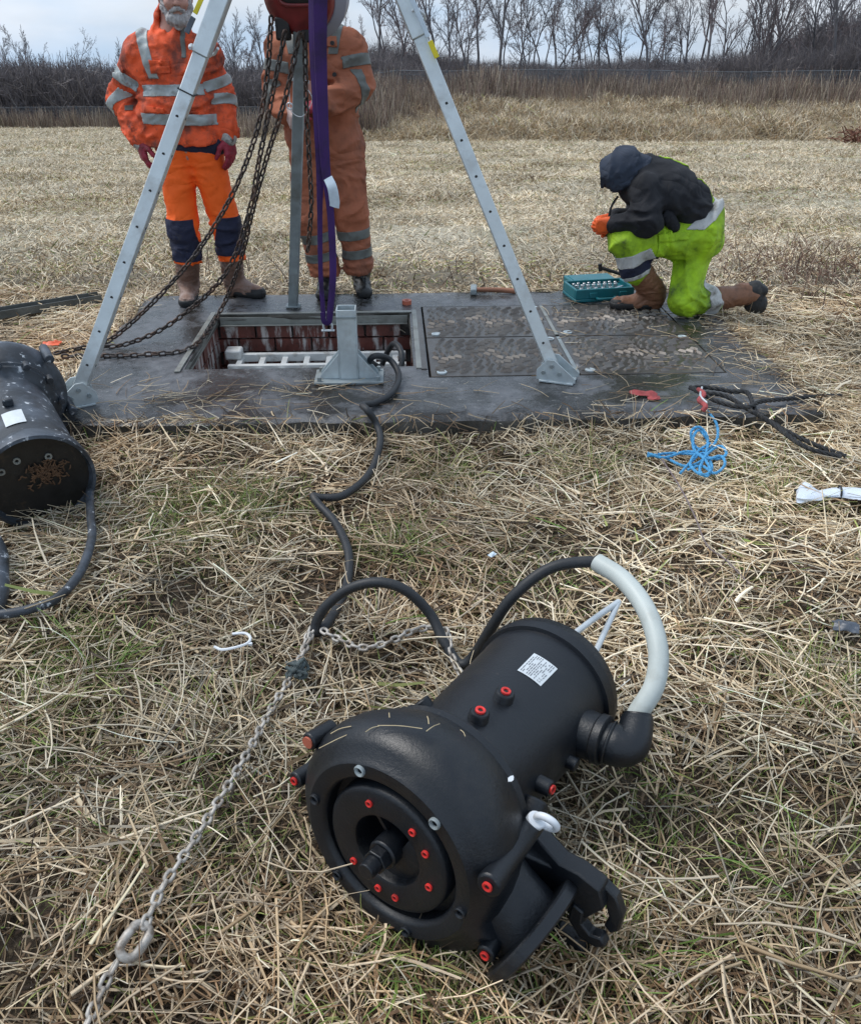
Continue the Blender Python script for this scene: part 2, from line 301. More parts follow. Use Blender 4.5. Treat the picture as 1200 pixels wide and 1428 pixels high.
# ------------------------------------------------------------------ terrain
SA = R(2.5); SO = V3(0, 3.93, .12); SX = V3(math.cos(SA), math.sin(SA), 0); SY = V3(-math.sin(SA), math.cos(SA), 0); UP = V3(0, 0, 1)
def S(x, y, z=0): return SO + SX * x + SY * y + UP * z       # slab frame: origin at the front left corner of the covers
def slab_xy(x, y): dx = np.asarray(x) - SO[0]; dy = np.asarray(y) - SO[1]; return dx * SX[0] + dy * SX[1], dx * SY[0] + dy * SY[1]
SLX0, SLX1, SLY0, SLY1 = -1.80, 1.82, -.50, 1.58
def gz(x, y):
    x = np.asarray(x, float); y = np.asarray(y, float)
    d = np.maximum(y - 5.9, 0); z = -.0765 * (np.sqrt(d * d + 1.0) - 1.0)
    plane = z
    right = sstep(-10, -3.5, x - .02 * (y - 38))
    far_r = -2.42 + .30 * sstep(37.6, 39.2, y) + .36 * sstep(38, 53, y) - .5 * sstep(58, 90, y) + .10 * (n2(x, y, .25, 3) - .5) * sstep(37, 42, y) * 2
    zr = np.where(y > 37.6, np.maximum(far_r, plane), plane)
    zl = np.maximum(plane, -5.5 - .3 * sstep(75, 120, y))
    z = zl + (zr - zl) * right
    z = z - .125 * np.maximum(y - 80, 0)
    near = 1 - sstep(5, 9, y)
    z = z + near * (.075 * (n2(x, y, 1.7, 1) - .5) + .05 * (n2(x, y, 4.5, 2) - .5)) + (1 - near) * (.16 * (n2(x, y, .35, 4) - .5) + .05 * (n2(x, y, 1.4, 5) - .5)) * (1 - .6 * sstep(30, 37, y))
    lx, ly = slab_xy(x, y)
    ds = np.maximum(np.maximum(SLX0 - lx, lx - SLX1), np.maximum(SLY0 - ly, ly - SLY1))
    k = sstep(0, .35, ds); z = z * (.25 + .75 * k) + .035 * (1 - k) * (1 - sstep(.02, .2, -ds))
    return z
def axis(lim0, lim1, d0, d1, step, grow):
    a = list(np.arange(d0, d1 + 1e-6, step)); s = step
    while a[-1] < lim1: s *= grow; a.append(a[-1] + s)
    s = step; b = [a[0]]
    while b[-1] > lim0: s *= grow; b.append(b[-1] - s)
    return np.array(b[:0:-1] + a)
gx = axis(-260, 260, -3.2, 3.2, .05, 1.09); gy = axis(-25, 420, .4, 6.2, .05, 1.06)
XX, YY = np.meshgrid(gx, gy); ZZ = gz(XX, YY)
nx, ny = len(gx), len(gy); idx = np.arange(nx * ny).reshape(ny, nx)
q = np.stack([idx[:-1, :-1], idx[:-1, 1:], idx[1:, 1:], idx[1:, :-1]], -1).reshape(-1, 4)
gv = np.stack([XX, YY, ZZ], -1).reshape(-1, 3); qc = gv[q].mean(1); lx, ly = slab_xy(qc[:, 0], qc[:, 1])
q = q[~((lx > SLX0 + .12) & (lx < SLX1 - .12) & (ly > SLY0 + .12) & (ly < SLY1 - .12))]
def ground_mat():
    m = bpy.data.materials.new('field_ground'); m.use_nodes = True; t = m.node_tree; N = t.nodes; K = t.links.new; b = N['Principled BSDF']
    g = N.new('ShaderNodeNewGeometry'); sp = N.new('ShaderNodeSeparateXYZ'); K(g.outputs['Position'], sp.inputs[0])
    def noise(s, d=8, rg=.65):
        z = N.new('ShaderNodeTexNoise'); z.inputs['Scale'].default_value = s; z.inputs['Detail'].default_value = d; z.inputs['Roughness'].default_value = rg; K(g.outputs['Position'], z.inputs[0]); return z.outputs['Fac']
    def ramp(f, a, b_, c=0, d=1):
        q = N.new('ShaderNodeMapRange'); q.inputs[1].default_value = a; q.inputs[2].default_value = b_; q.inputs[3].default_value = c; q.inputs[4].default_value = d; K(f, q.inputs[0]); return q.outputs[0]
    def mix(f, a, b_):
        q = N.new('ShaderNodeMix'); q.data_type = 'RGBA'
        for s_, x in ((0, f), (6, a), (7, b_)):
            if isinstance(x, tuple): q.inputs[s_].default_value = x + (1,)
            else: K(x, q.inputs[s_])
        return q.outputs[2]
    soil = mix(ramp(noise(9), .35, .65), (.030, .022, .015), (.085, .062, .040))
    soil = mix(ramp(noise(60), .5, .7), soil, (.17, .13, .08))
    dry = mix(ramp(noise(1.3), .3, .7), (.37, .335, .25), (.52, .475, .375))
    dry = mix(ramp(noise(.35), .48, .68), dry, (.31, .29, .20))
    dry = mix(ramp(noise(14), .5, .68), dry, (.17, .135, .085))
    c = mix(ramp(sp.outputs['Y'], 5.6, 8.0), soil, dry)
    K(c, b.inputs['Base Color']); b.inputs['Roughness'].default_value = .85; b.inputs['Specular IOR Level'].default_value = .25
    bp = N.new('ShaderNodeBump'); bp.inputs['Distance'].default_value = .02; K(noise(30), bp.inputs['Height']); K(bp.outputs[0], b.inputs['Normal'])
    return m
ground = put('ground', mesh_np('ground', gv, q), ground_mat()); tag(ground, 'brown earth and sloping field under the straw', None, None, 'structure')

def off_slab(x, y, m=.0):
    lx, ly = slab_xy(x, y); return ~((lx > SLX0 + m) & (lx < SLX1 - m) & (ly > SLY0 + m) & (ly < SLY1 - m))
def gl(pts, up=.016):
    out = []
    for x, y, z in pts: p = G(x, y, z); out.append(G(x, y, z + up + float(gz(p[0], p[1])) * (1 if off_slab(p[0], p[1]) else 0)))
    return out
# ------------------------------------------------------------------ concrete slab with open pit
HX0, HX1, HY0, HY1 = -1.26, -.08, .16, 1.10      # open pit
CW, CD = .745, .605                              # one cover
CX0, CX1, CY0, CY1 = -.008, 2 * CW + .022, -.008, 2 * CD + .018
slab = thing('concrete_slab', S(-1.8, -.5, -.12), 'wet grey concrete slab with an open brick lined pit and iron covers', 'concrete slab')
def grid_lines(a, b, step, extra):
    xs = sorted(set([round(v, 4) for v in list(np.arange(a, b, step)) + [b] + extra])); out = [xs[0]]
    for v in xs[1:]:
        if v - out[-1] < .016:
            if v in extra: out[-1] = v
            continue
        out.append(v)
    return out
xs = grid_lines(SLX0, SLX1, .05, [HX0, HX1, CX0, CX1]); ys = grid_lines(SLY0, SLY1, .05, [HY0, HY1, CY0, CY1])
def top_pt(x, y):
    e = min(x - SLX0, SLX1 - x, y - SLY0, SLY1 - y); jx = jy = 0; z = .006 * (float(n2(x, y, 3, 9)) - .5) + .004 * (float(n2(x, y, 14, 10)) - .5)
    if e < 1e-6:
        jx = .05 * (float(n2(x, y, 5, 11)) - .5) + .035 * (float(n2(x, y, 17, 15)) - .5); jy = .06 * (float(n2(x, y, 5, 12)) - .5) + .035 * (float(n2(x, y, 17, 16)) - .5); z -= .012 + .02 * float(n2(x, y, 7, 13))
    hole = min(abs(x - HX0), abs(x - HX1)) < .03 and HY0 - .03 < y < HY1 + .03 or min(abs(y - HY0), abs(y - HY1)) < .03 and HX0 - .03 < x < HX1 + .03
    cov = CX0 - .03 < x < CX1 + .03 and CY0 - .03 < y < CY1 + .03
    if hole or cov: z = 0
    return S(x + jx, y + jy, z)
mb = MB(); gi = {}
for j, y in enumerate(ys):
    for i, x in enumerate(xs): gi[i, j] = len(mb.v); mb.v.append(tuple(top_pt(x, y)))
def inhole(x, y): return (HX0 < x < HX1 and HY0 < y < HY1) or (CX0 < x < CX1 and CY0 < y < CY1)
cells = {(i, j) for i in range(len(xs) - 1) for j in range(len(ys) - 1) if not inhole((xs[i] + xs[i + 1]) / 2, (ys[j] + ys[j + 1]) / 2)}
for i, j in cells: mb.f.append((gi[i, j], gi[i + 1, j], gi[i + 1, j + 1], gi[i, j + 1]))
mb.build('slab_top', M['concrete'], slab, smooth=True, angle=None)
mb = MB()       # skirts: outer edge and the throats of the two openings
def skirt(a, b, ia, ib, depth):
    n = 4; A = np.array(mb_top[ia]); B = np.array(mb_top[ib]); base = len(mb.v)
    for k in range(n + 1):
        for P in (A, B):
            t = k / n; off = (.03 * (vnoise(P[None] + t * 3, 6, 20)[0] - .5)) * (t > 0)
            mb.v.append(tuple(P + UP * (-depth * t) + SX * off + SY * off))
    for k in range(n): mb.f.append((base + 2 * k, base + 2 * k + 1, base + 2 * k + 3, base + 2 * k + 2))
mb_top = [S(0, 0)] * 0
tmp = {k: top_pt(xs[k[0]], ys[k[1]]) for k in gi}
mb_top = {gi[k]: tmp[k] for k in gi}
for (i, j) in cells:
    for di, dj, e in ((0, -1, ((i, j), (i + 1, j))), (0, 1, ((i + 1, j + 1), (i, j + 1))), (-1, 0, ((i, j + 1), (i, j))), (1, 0, ((i + 1, j), (i + 1, j + 1)))):
        if (i + di, j + dj) not in cells:
            mx_ = (xs[i] + xs[i + 1]) / 2 + di * .05; my_ = (ys[j] + ys[j + 1]) / 2 + dj * .05
            outer = not (SLX0 < mx_ < SLX1 and SLY0 < my_ < SLY1)
            skirt(0, 0, gi[e[0]], gi[e[1]], .2 if outer else (.06 if mx_ > -.05 else .055))
mb.build('slab_edge', M['concrete_edge'], slab, angle=60)
mb = MB().box(S((CX0 + CX1) / 2, (CY0 + CY1) / 2, -.075), (CX1 - CX0 + .04, CY1 - CY0 + .04, .03), (SX, SY, UP)); mb.build('cover_seat', M['pit'], slab)
# the pit: backing walls, bricks, floor
mb = MB(); zt, zb = -.05, -1.3; hm = (HX0 + HX1) / 2; vm = (HY0 + HY1) / 2
mb.box(S(hm, HY1 + .10, (zt + zb) / 2), (HX1 - HX0 + .40, .10, zt - zb), (SX, SY, UP)); mb.box(S(hm, HY0 - .10, (zt + zb) / 2), (HX1 - HX0 + .40, .10, zt - zb), (SX, SY, UP))
mb.box(S(HX0 - .10, vm, (zt + zb) / 2), (.10, HY1 - HY0 + .08, zt - zb), (SX, SY, UP)); mb.box(S(HX1 + .10, vm, (zt + zb) / 2), (.10, HY1 - HY0 + .08, zt - zb), (SX, SY, UP))
mb.box(S(hm, vm, zb - .03), (HX1 - HX0 + .3, HY1 - HY0 + .3, .06), (SX, SY, UP))
mb.build('pit_wall', M['pit'], slab)
bl, bh, bd = .225, .088, .05
bme = MB().box((0, 0, 0), (bl - .009, bd, bh - .010)).mesh('brick'); bme.materials.append(M['brick'])
def brick(c, ex, ey):
    o = bpy.data.objects.new('brick', bme); COL.objects.link(o); parent(o, slab)
    rz = Matrix(((ex[0], ey[0], 0, 0), (ex[1], ey[1], 0, 0), (0, 0, 1, 0), (0, 0, 0, 1)))
    o.matrix_basis = Matrix.Translation(Vector(c)) @ rz @ Matrix.Rotation(random.gauss(0, .006), 4, 'X') @ Matrix.Scale(random.uniform(.97, 1.0), 4)
for c in range(6):
    z = -.062 - bh * (c + .5); off = bl / 2 * (c % 2)
    x = HX0 + bl / 2 - off
    while x < HX1 + .05:
        brick(S(x, HY1 + .028 + random.uniform(-.003, .003), z), SX, SY)
        x += bl
    y = HY1 - bl / 2 + off
    while y > HY0 - .05:
        brick(S(HX0 - .032 + random.uniform(-.004, .004), y, z), SY, -SX); brick(S(HX1 + .032 + random.uniform(-.004, .004), y, z), SY, -SX); y -= bl
# steel angle frame round the opening
mb = MB()
for sgn, x in ((-1, HX0 - .012), (1, HX1 + .012)):
    mb.box(S(x + sgn * .014, vm, .005), (.028, HY1 - HY0 + .09, .007), (SX, SY, UP)); mb.box(S(x + .012 * -sgn + sgn * .003, vm, -.035), (.006, HY1 - HY0 - .014, .055), (SX, SY, UP))
mb.box(S(hm, HY1 + .018, .0045), (HX1 - HX0 + .02, .03, .006), (SX, SY, UP)); mb.box(S(hm, HY1 - .004, -.035), (HX1 - HX0 - .03, .006, .045), (SX, SY, UP))
mb.box(S(hm, HY1 - .016, -.060), (HX1 - HX0 - .03, .022, .005), (SX, SY, UP))
mb.build('steel_frame', M['alu_dark'], slab, bevel=.001)
mb = MB().box(S(HX1 + .052, vm + .02, .004), (.03, HY1 - HY0 + .16, .008), (SX, SY, UP)); mb.build('frame_strip', M['cover'], slab)

# white slotted grid lying in the pit
gr = thing('safety_grid', S(hm, .62, -.36), 'dirty white slotted plastic grid seen down inside the open pit', 'grid')
mb = MB(); z = -.235
for y in (.50, .80, 1.0): mb.box(S(hm + .03, y, z), (HX1 - HX0 - .12, .035, .05), (SX, SY, UP))
mb.build('grid_rail', M['white_grp'], gr, bevel=.004)
for k in range(8):
    MB().box(S(HX0 + .14 + k * .135, .76, z - .008), (.035, .50, .03), (SX, SY, UP)).build('grid_bar', M['white_grp'], gr, bevel=.003)
MB().box(S(HX0 + .10, .98, z + .035), (.10, .10, .06), (SX, SY, UP)).build('grid_bracket', M['white_grp'], gr, bevel=.012)

# ------------------------------------------------------------------ four iron covers
COVL = [['worn iron pit cover nearest the open hole, front row', 'wet iron pit cover in the front row, strewn with loose straws'],
        ['brown iron pit cover in the back row nearest the open hole', 'wet iron pit cover in the back row in front of the teal tool case']]
for r_ in range(2):
    for c_ in range(2):
        x0, y0 = c_ * (CW + .014), r_ * (CD + .010)
        t = thing('pit_cover', S(x0 + CW / 2, y0 + CD / 2, -.05), COVL[r_][c_], 'pit cover', 'iron covers over the closed part of the pit')
        MB().box(S(x0 + CW / 2, y0 + CD / 2, -.023), (CW - .006, CD - .004, .05), (SX, SY, UP)).build('cover_plate', M['cover'], t, bevel=.003)
        mb = MB(); ph = random.random() * 6
        for cx, cy in ((x0 + CW * .27, y0 + CD * .5), (x0 + CW * .73, y0 + CD * .5)):
            for k in range(1, 8):
                rad = .040 * k + .002; n = max(5, int(2 * math.pi * rad / .066))
                for i in range(n):
                    a = ph + i * 2 * math.pi / n + k * .35; px, py = cx + rad * math.cos(a), cy + rad * math.sin(a)
                    if not (x0 + .035 < px < x0 + CW - .035 and y0 + .035 < py < y0 + CD - .035): continue
                    if abs(px - cx) > CW * .235: continue
                    d = a + math.pi / 2 + .55; ux = SX * math.cos(d) + SY * math.sin(d); uy = np.cross(UP, ux); c = S(px, py, .002)
                    l, w, h = .025, .010, .011
                    mb.add([c - ux * l - uy * w, c + ux * l - uy * w, c + ux * l + uy * w, c - ux * l + uy * w, c - ux * l * .7 + UP * h, c + ux * l * .7 + UP * h], [(0, 1, 5, 4), (2, 3, 4, 5), (1, 2, 5), (3, 0, 4)])
        tag(mb.build('raised_tread', M['tread'], t, smooth=False), kind='stuff')
        for px, py in ((x0 + .06, y0 + .05), (x0 + CW - .05, y0 + CD - .05)):
            MB().lathe([(0, .026), (.007, .026), (.008, .018), (.005, .016), (.005, .002)], S(px, py, .002), UP, SX, 18, (False, True)).build('key_plug', M['galv'], t)
        if c_ == 0: MB().box(S(x0 + CW + .004, y0 + CD / 2, .003), (.020, CD - .03, .006), (SX, SY, UP)).build('joint_strip', M['alu_dark'] if r_ else M['galv_dull'], t)

# ------------------------------------------------------------------ galvanised post socket
bp_ = thing('post_socket', S(-.40, -.02, 0), 'galvanised steel socket post with gussets bolted to the slab before the pit', 'socket post')
bx, by = -.405, .0
MB().box(S(bx, by, .008), (.34, .19, .012), (SX, SY, UP)).build('base_plate', M['galv_dull'], bp_, bevel=.002)
mb = MB(); hw = .047; ht = .345; th = .006
for sx_, sy_ in ((1, 0), (-1, 0), (0, 1), (0, -1)):
    mb.box(S(bx + sx_ * (hw - th / 2), by + sy_ * (hw - th / 2), .014 + ht / 2), ((th if sx_ else 2 * hw - 2 * th), (th if sy_ else 2 * hw), ht), (SX, SY, UP))
mb.build('socket_tube', M['galv'], bp_, bevel=.002)
MB().box(S(bx, by - hw - .003, .014 + ht - .035), (2 * hw, .005, .012), (SX, SY, UP)).build('weld_bead', M['galv_dull'], bp_, bevel=.002)
for sx_ in (-1, 1):
    for yy in (-.035, .035):
        MB().prism([(hw + .001, 0), (hw + .098, 0), (hw + .094, .016), (hw + .001, .125)], S(bx, by + yy - .004, .0145), SX * sx_, UP, SY, .008).build('gusset', M['galv'], bp_, bevel=.001)
for sx_ in (-1, 1):
    for sy_ in (-1, 1): MB().cyl(S(bx + sx_ * .145, by + sy_ * .07, .0145), S(bx + sx_ * .145, by + sy_ * .07, .034), .011, 6).build('anchor_bolt', M['galv_dull'], bp_)

# ------------------------------------------------------------------ aluminium tripod
APX = D(429, -335, 4.30)
feet = [('left', G(107, 556, .15)), ('right', G(774, 522, .15)), ('rear', G(409, 424, .14))]
trip = thing('lifting_tripod', (APX[0], APX[1], .12), 'silver aluminium lifting tripod standing over the open pit', 'tripod')
MB().lathe([(-.09, .05), (-.08, .12), (.04, .13), (.06, .07), (.12, .05)], APX, UP, SX, 20, (True, True)).build('head', M['alu'], trip, bevel=.004)
tc_ = APX * [1, 1, 0]
for nm, f in feet:
    t = nrm(APX - f); Ln = np.linalg.norm(APX - f); out = nrm((f - tc_) * [1, 1, 0])
    if nm == 'rear': x = nrm(np.cross(t, V3(0, -1, 0)))
    else: x = nrm(np.cross(t, out) + (.55 if nm == 'left' else -.42) * out)
    y = np.cross(t, x); am = M['alu'] if nm != 'rear' else M['galv_dull']
    w1, w2 = (.062, .074) if nm != 'rear' else (.056, .064)
    js = 1.50 if nm != 'right' else 1.62
    if nm == 'left': js = 1.60
    lb = .03 if nm != 'rear' else -.012; lo = MB().box(f + t * ((lb + js) / 2), (w1, w1, js - lb), (x, y, t)).build('leg', am, trip, bevel=.004)
    MB().box(f + t * (js + (Ln - js) / 2 - .03), (w2, w2, Ln - js - .06), (x, y, t)).build('outer_tube', am, lo, bevel=.005)
    if nm != 'rear':
        k = .18
        while k < js - .12:
            for ax, sg in ((x, 1), (x, -1), (y, 1), (y, -1)):
                p = f + t * k + ax * sg * (w1 / 2 + .0006); MB().cyl(p - ax * sg * .004, p + ax * sg * .0003, .0066, 10).build('pin_hole_shade', M['ink'], lo)  # solid black disc, the shade of a drilled hole put into colour
            k += .165
        # foot: hinged cheek plates on a flat pad
        fx = nrm(np.cross(UP, out)); pad = f * [1, 1, 0] + UP * .128
        MB().box(pad + out * .015, (.17, .115, .010), (out, fx, UP)).build('foot_pad', M['galv'], lo, bevel=.002)
        for sg in (-1, 1):
            MB().prism([(-.085, 0), (.11, 0), (.11, .02), (.0, .105), (-.035, .105), (-.085, .05)], pad + fx * (sg * .048) - fx * .003 + UP * .005, out, UP, fx, .006).build('foot_cheek', M['galv'], lo, bevel=.001)
            for q_ in ((-.01, .08), (.03, .045), (-.05, .045)): MB().cyl(pad + fx * sg * .050 + out * q_[0] + UP * q_[1], pad + fx * sg * .062 + out * q_[0] + UP * q_[1], .010, 6).build('foot_bolt', M['galv_dull'], lo)
        if nm == 'left':
            view = nrm(V3(0, 0, CAMH) - pad); sg = 1 if fx @ view > 0 else -1
            c = pad + fx * sg * .0515 + out * .078 + UP * .022
            MB().cyl(c, c + fx * sg * .0015, .021, 20).build('yellow_sticker', M['yellow'], lo)
            MB().box(c + fx * sg * .0022, (.024, .006, .001), (out, UP, fx)).box(c + fx * sg * .0023, (.005, .022, .001), (out, UP, fx)).build('sticker_mark', M['ink'], lo)
    else:
        MB().box(f * [1, 1, 0] + UP * .130, (.09, .075, .010), (SX, SY, UP)).build('foot_pad', am, lo, bevel=.002)
    if nm == 'left':
        p = f + t * (js + .01); q_ = w2 / 2 + .012
        pts = [p + x * q_ * 1.5 - y * q_ * .7, p - x * .0 - y * q_ * 1.1, p - x * q_ - y * q_, p - x * q_ * 1.15 + y * q_ * .6, p - x * .3 * q_ + y * q_ * 1.1 + t * .04]
        MB().tube(spline(pts, 24), .0065, 8).build('pin_clip', M['zinc'], lo)
        p = f + t * (js - .16); q_ = w1 / 2 + .005
        MB().tube(np.array([p + x * q_ + y * q_, p + x * q_ - y * q_, p - x * q_ - y * q_, p - x * q_ + y * q_, p + x * q_ + y * q_]), .003, 6).build('wire_tie', M['ink'], lo)
    if nm == 'right':
        p = f + t * (js + .10); MB().tube(spline([p - x * .05 - y * .01, p - x * .062 - y * .03, p - x * .05 - y * .05 - t * .03, p - x * .01 - y * .05 - t * .05], 14), .006, 8).build('pin_clip', M['zinc'], lo)
    if nm == 'rear':
        p = f + t * 1.36; MB().tube(spline([p + x * .03 - y * .03, p + x * .075 - y * .05 - t * .06, p + x * .03 - y * .055 - t * .15, p - x * .03 - y * .055 - t * .13, p - x * .045 - y * .03 - t * .02], 26), .0022, 6).build('pin_lanyard', M['white_plastic'], lo)
        MB().cyl(p - x * .045, p + x * .05, .008, 10).build('locking_pin', M['zinc'], lo)
# webbing straps lashed along the two front legs
for nm, a_, b_, lab in (('yellow_webbing', (272, 19), (301, -48), 'yellow and grey webbing strap behind the left tripod leg'), ('yellow_webbing', (597, 52), (566, -20), 'yellow and grey webbing strap along the right tripod leg')):
    Y = 4.12 if a_[0] < 400 else 4.05
    A, B = D(*a_, Y), D(*b_, Y); t = nrm(B - A); sx_ = nrm(np.cross(t, V3(0, 1, 0)))
    w = thing('webbing_strap', A, lab, 'strap')
    MB().box((A + B) / 2, (.020, .006, np.linalg.norm(B - A)), (sx_, np.cross(t, sx_), t)).build('webbing', M['yellow'] if a_[0] < 400 else M['tagm'], w, bevel=.002)
    e = A - t * .05; MB().box(e, (.022, .010, .07), (sx_, np.cross(t, sx_), t)).build('webbing_end', M['slate'] if a_[0] < 400 else M['yellow'], w, bevel=.002)

# ------------------------------------------------------------------ chain hoist, purple sling, hand chains
HC = D(418, -8, 4.62); hax = nrm(V3(-.16, -1, -.30)); hx = nrm(np.cross(hax, UP)); hz_ = np.cross(hx, hax)
if hz_[2] < 0: hz_ = -hz_
ho = thing('chain_hoist', HC - UP * .2, 'red chain hoist hanging under the tripod head above the pit', 'chain hoist')
MB().lathe([(-.10, .02), (-.10, .155), (-.085, .185), (-.03, .187), (-.02, .17), (.03, .165)], HC, hax, hx, 44, (True, True)).build('chain_wheel_guard', M['hoist_dark'], ho)
MB().lathe([(-.02, .172), (.02, .176), (.06, .160), (.085, .125), (.095, .08), (.095, .005)], HC, hax, hx, 44, (False, True)).build('body', M['hoist_red'], ho)
c = HC + hax * .096; pts = []
for a in np.linspace(0, 2 * math.pi, 33)[:-1]:
    ca, sa = math.cos(a), math.sin(a); pts.append((.085 * math.copysign(abs(ca) ** .5, ca), .055 * math.copysign(abs(sa) ** .5, sa)))
MB().prism(pts, c - hx * .02 + hz_ * .045, hx, hz_, hax, .012).build('name_panel', M['hoist_dark'], ho, bevel=.003)
P_ = np.array([c - hx * .02 + hz_ * .045 + hx * x * 1.12 + hz_ * y * 1.15 + hax * .004 for x, y in pts + pts[:1]])
MB().tube(P_, .010, 8).build('panel_rim', M['hoist_red'], ho)
MB().lathe([(-.05, .19), (.03, .192), (.075, .15), (.085, .05)], HC + V3(.035, .05, .0), hax, hx, 40, (True, True)).build('side_cover', M['hoist_grey'], ho)
MB().cyl(HC + UP * .16, HC + UP * .26, .03, 14).build('hook_shank', M['hoist_dark'], ho)
MB().tube(spline([HC + UP * .24, HC + UP * .30 + SX * .05, HC + UP * .38 + SX * .03, HC + UP * .40 - SX * .03, HC + UP * .34 - SX * .055], 24), .016, 10).build('top_hook', M['hoist_dark'], ho)
MB().box(D(395, 40, 4.60), (.07, .06, .10)).build('chain_guide', M['hoist_dark'], ho, bevel=.01); MB().box(D(428, 48, 4.60), (.05, .05, .07)).build('chain_guide', M['hoist_dark'], ho, bevel=.01)

slg = thing('lifting_sling', D(455, 440, 4.42), 'purple webbing sling hanging in front of the red hoist down to the pit', 'lifting sling')
def ribbon(name, pts, w, mat, par, n=50, thick=.006, fold=0.0, seed=0):
    P = spline(pts, n); T = np.gradient(P, axis=0); mb = MB(); v = []
    ww = np.interp(np.linspace(0, 1, n), np.linspace(0, 1, len(w)), w)
    for i in range(n):
        t = nrm(T[i]); a = .35 * math.sin(i * .13 + seed) + fold; x = nrm(np.cross(t, V3(0, 1, 0))); x = nrm(x * math.cos(a) + np.cross(t, x) * math.sin(a)); y = np.cross(t, x)
        for s, d in ((-.5, 0), (-.25, .25), (.0, .55), (.25, .2), (.5, 0), (.5, -1), (0, -.4), (-.5, -1)): v.append(P[i] + x * s * ww[i] + y * d * thick)
    k = 8; f = [(i * k + j, i * k + (j + 1) % k, (i + 1) * k + (j + 1) % k, (i + 1) * k + j) for i in range(n - 1) for j in range(k)]
    f += [tuple(range(k))[::-1], tuple((n - 1) * k + j for j in range(k))]
    mb.v = v; mb.f = f; return mb.build(name, mat, par, angle=50)
Y = 4.40
ribbon('sling_leg', [D(441, -330, 4.3), D(438, -60, Y), D(438, 60, Y), D(443, 150, Y), D(446, 230, Y), D(446, 300, Y), D(447, 380, Y), D(451, 442, Y)], [.06, .06, .058, .055, .04, .026, .024, .024], M['purple'], slg, fold=.15)
ribbon('sling_leg', [D(450, -330, 4.29), D(447, -60, Y - .02), D(447, 60, Y - .02), D(450, 150, Y - .02), D(454, 230, Y - .02), D(461, 300, Y - .02), D(464, 380, Y - .02), D(459, 446, Y - .02)], [.07, .066, .06, .055, .046, .036, .036, .034], M['purple'], slg, fold=-.15, seed=2)
ribbon('sling_loop', [D(449, 436, Y - .03), D(452, 449, Y - .03), D(459, 449, Y - .03), D(461, 434, Y - .03)], [.02, .03, .03, .02], M['purple'], slg, n=16)
ribbon('sling_tag', [D(457, 248, Y - .04), D(463, 262, Y - .06), D(466, 280, Y - .05), D(466, 289, Y - .04)], [.045, .05, .055, .05], M['tagm'], slg, n=16, thick=.004)
shk = thing('shackle', D(457, 462, Y), 'steel shackle hanging at the bottom of the purple sling', 'shackle')
cS = D(457, 456, Y); MB().tube(spline([cS - SX * .022 - UP * .02, cS - SX * .022 + UP * .012, cS + UP * .032, cS + SX * .022 + UP * .012, cS + SX * .022 - UP * .02], 22), .006, 8).build('bow', M['zinc'], shk)
MB().cyl(cS - SX * .036 - UP * .02, cS + SX * .036 - UP * .02, .0065, 8).build('pin', M['zinc'], shk)

def link_mesh(name, ln, wd, r, mat, n=12, m=6):
    P = []; R_ = wd / 2 - r; h = ln / 2 - r - R_
    for a in np.linspace(0, 2 * math.pi, n + 1)[:-1]:
        P.append((R_ * math.cos(a), 0, R_ * math.sin(a) + (h if math.sin(a) > 1e-6 else -h if math.sin(a) < -1e-6 else 0)))
    v = []; P = np.array(P); C = P * [.0, 1, 1]; C[:, 2] = np.clip(P[:, 2], -h, h)
    for p, c_ in zip(P, C):
        e = nrm(p - c_)
        for j in range(m):
            q_ = j * 2 * math.pi / m; v.append(p + e * r * math.cos(q_) + V3(0, 1, 0) * r * math.sin(q_))
    f = [(i * m + j, ((i + 1) % n) * m + j, ((i + 1) % n) * m + (j + 1) % m, i * m + (j + 1) % m) for i in range(n) for j in range(m)]
    me = mesh_np(name, v, f); bm = bmesh.new(); bm.from_mesh(me); bmesh.ops.recalc_face_normals(bm, faces=bm.faces); bm.to_mesh(me); bm.free(); me.materials.append(mat); return me
def chain(label, P, pitch, me, cat='chain', group=None, jit=.12, root=None, roll0=.6):
    P = resample(P, pitch); T, N, B = frames(P)
    t = root or thing('chain', P[-1], label, cat, group)
    for i, p in enumerate(P):
        a = roll0 + (i % 2) * math.pi / 2 + random.gauss(0, jit); tz = Vector(T[i] + np.random.randn(3) * .05).normalized(); n_ = N[i] * math.cos(a) + B[i] * math.sin(a)
        tx = Vector(n_); tx = (tx - tz * tx.dot(tz)).normalized(); ty = tz.cross(tx)
        o = bpy.data.objects.new('link', me); COL.objects.link(o); parent(o, t)
        m_ = Matrix((tx, ty, tz)).transposed().to_4x4(); m_.translation = Vector(p); o.matrix_basis = m_
    return t
big = link_mesh('link', .049, .034, .0060, M['chain_dark'])
def ch(pts): return np.array([D(*p) if len(p) == 3 else G(p[0], p[1], p[3]) for p in pts])
g_ = 'rusty chains hanging from the red hoist'
chain("rusty hoist chain whose drape hangs furthest left, crossing the bearded person's boots", spline(ch([(378, 28, 4.56), (372, 110, 4.55), (356, 190, 4.52), (322, 275, 4.48), (270, 358, 4.45), (205, 430, 4.45), (150, 476, 0, .14), (110, 486, 0, .135), (80, 492, 0, .135)]), 120), .036, big, group=g_)
chain('middle one of the three draped hoist chains, ending behind the left tripod leg', spline(ch([(397, 48, 4.54), (380, 130, 4.53), (362, 220, 4.50), (346, 300, 4.47), (312, 385, 4.50), (240, 450, 4.58), (175, 480, 0, .14), (125, 482, 0, .14)]), 120), .036, big, group=g_)
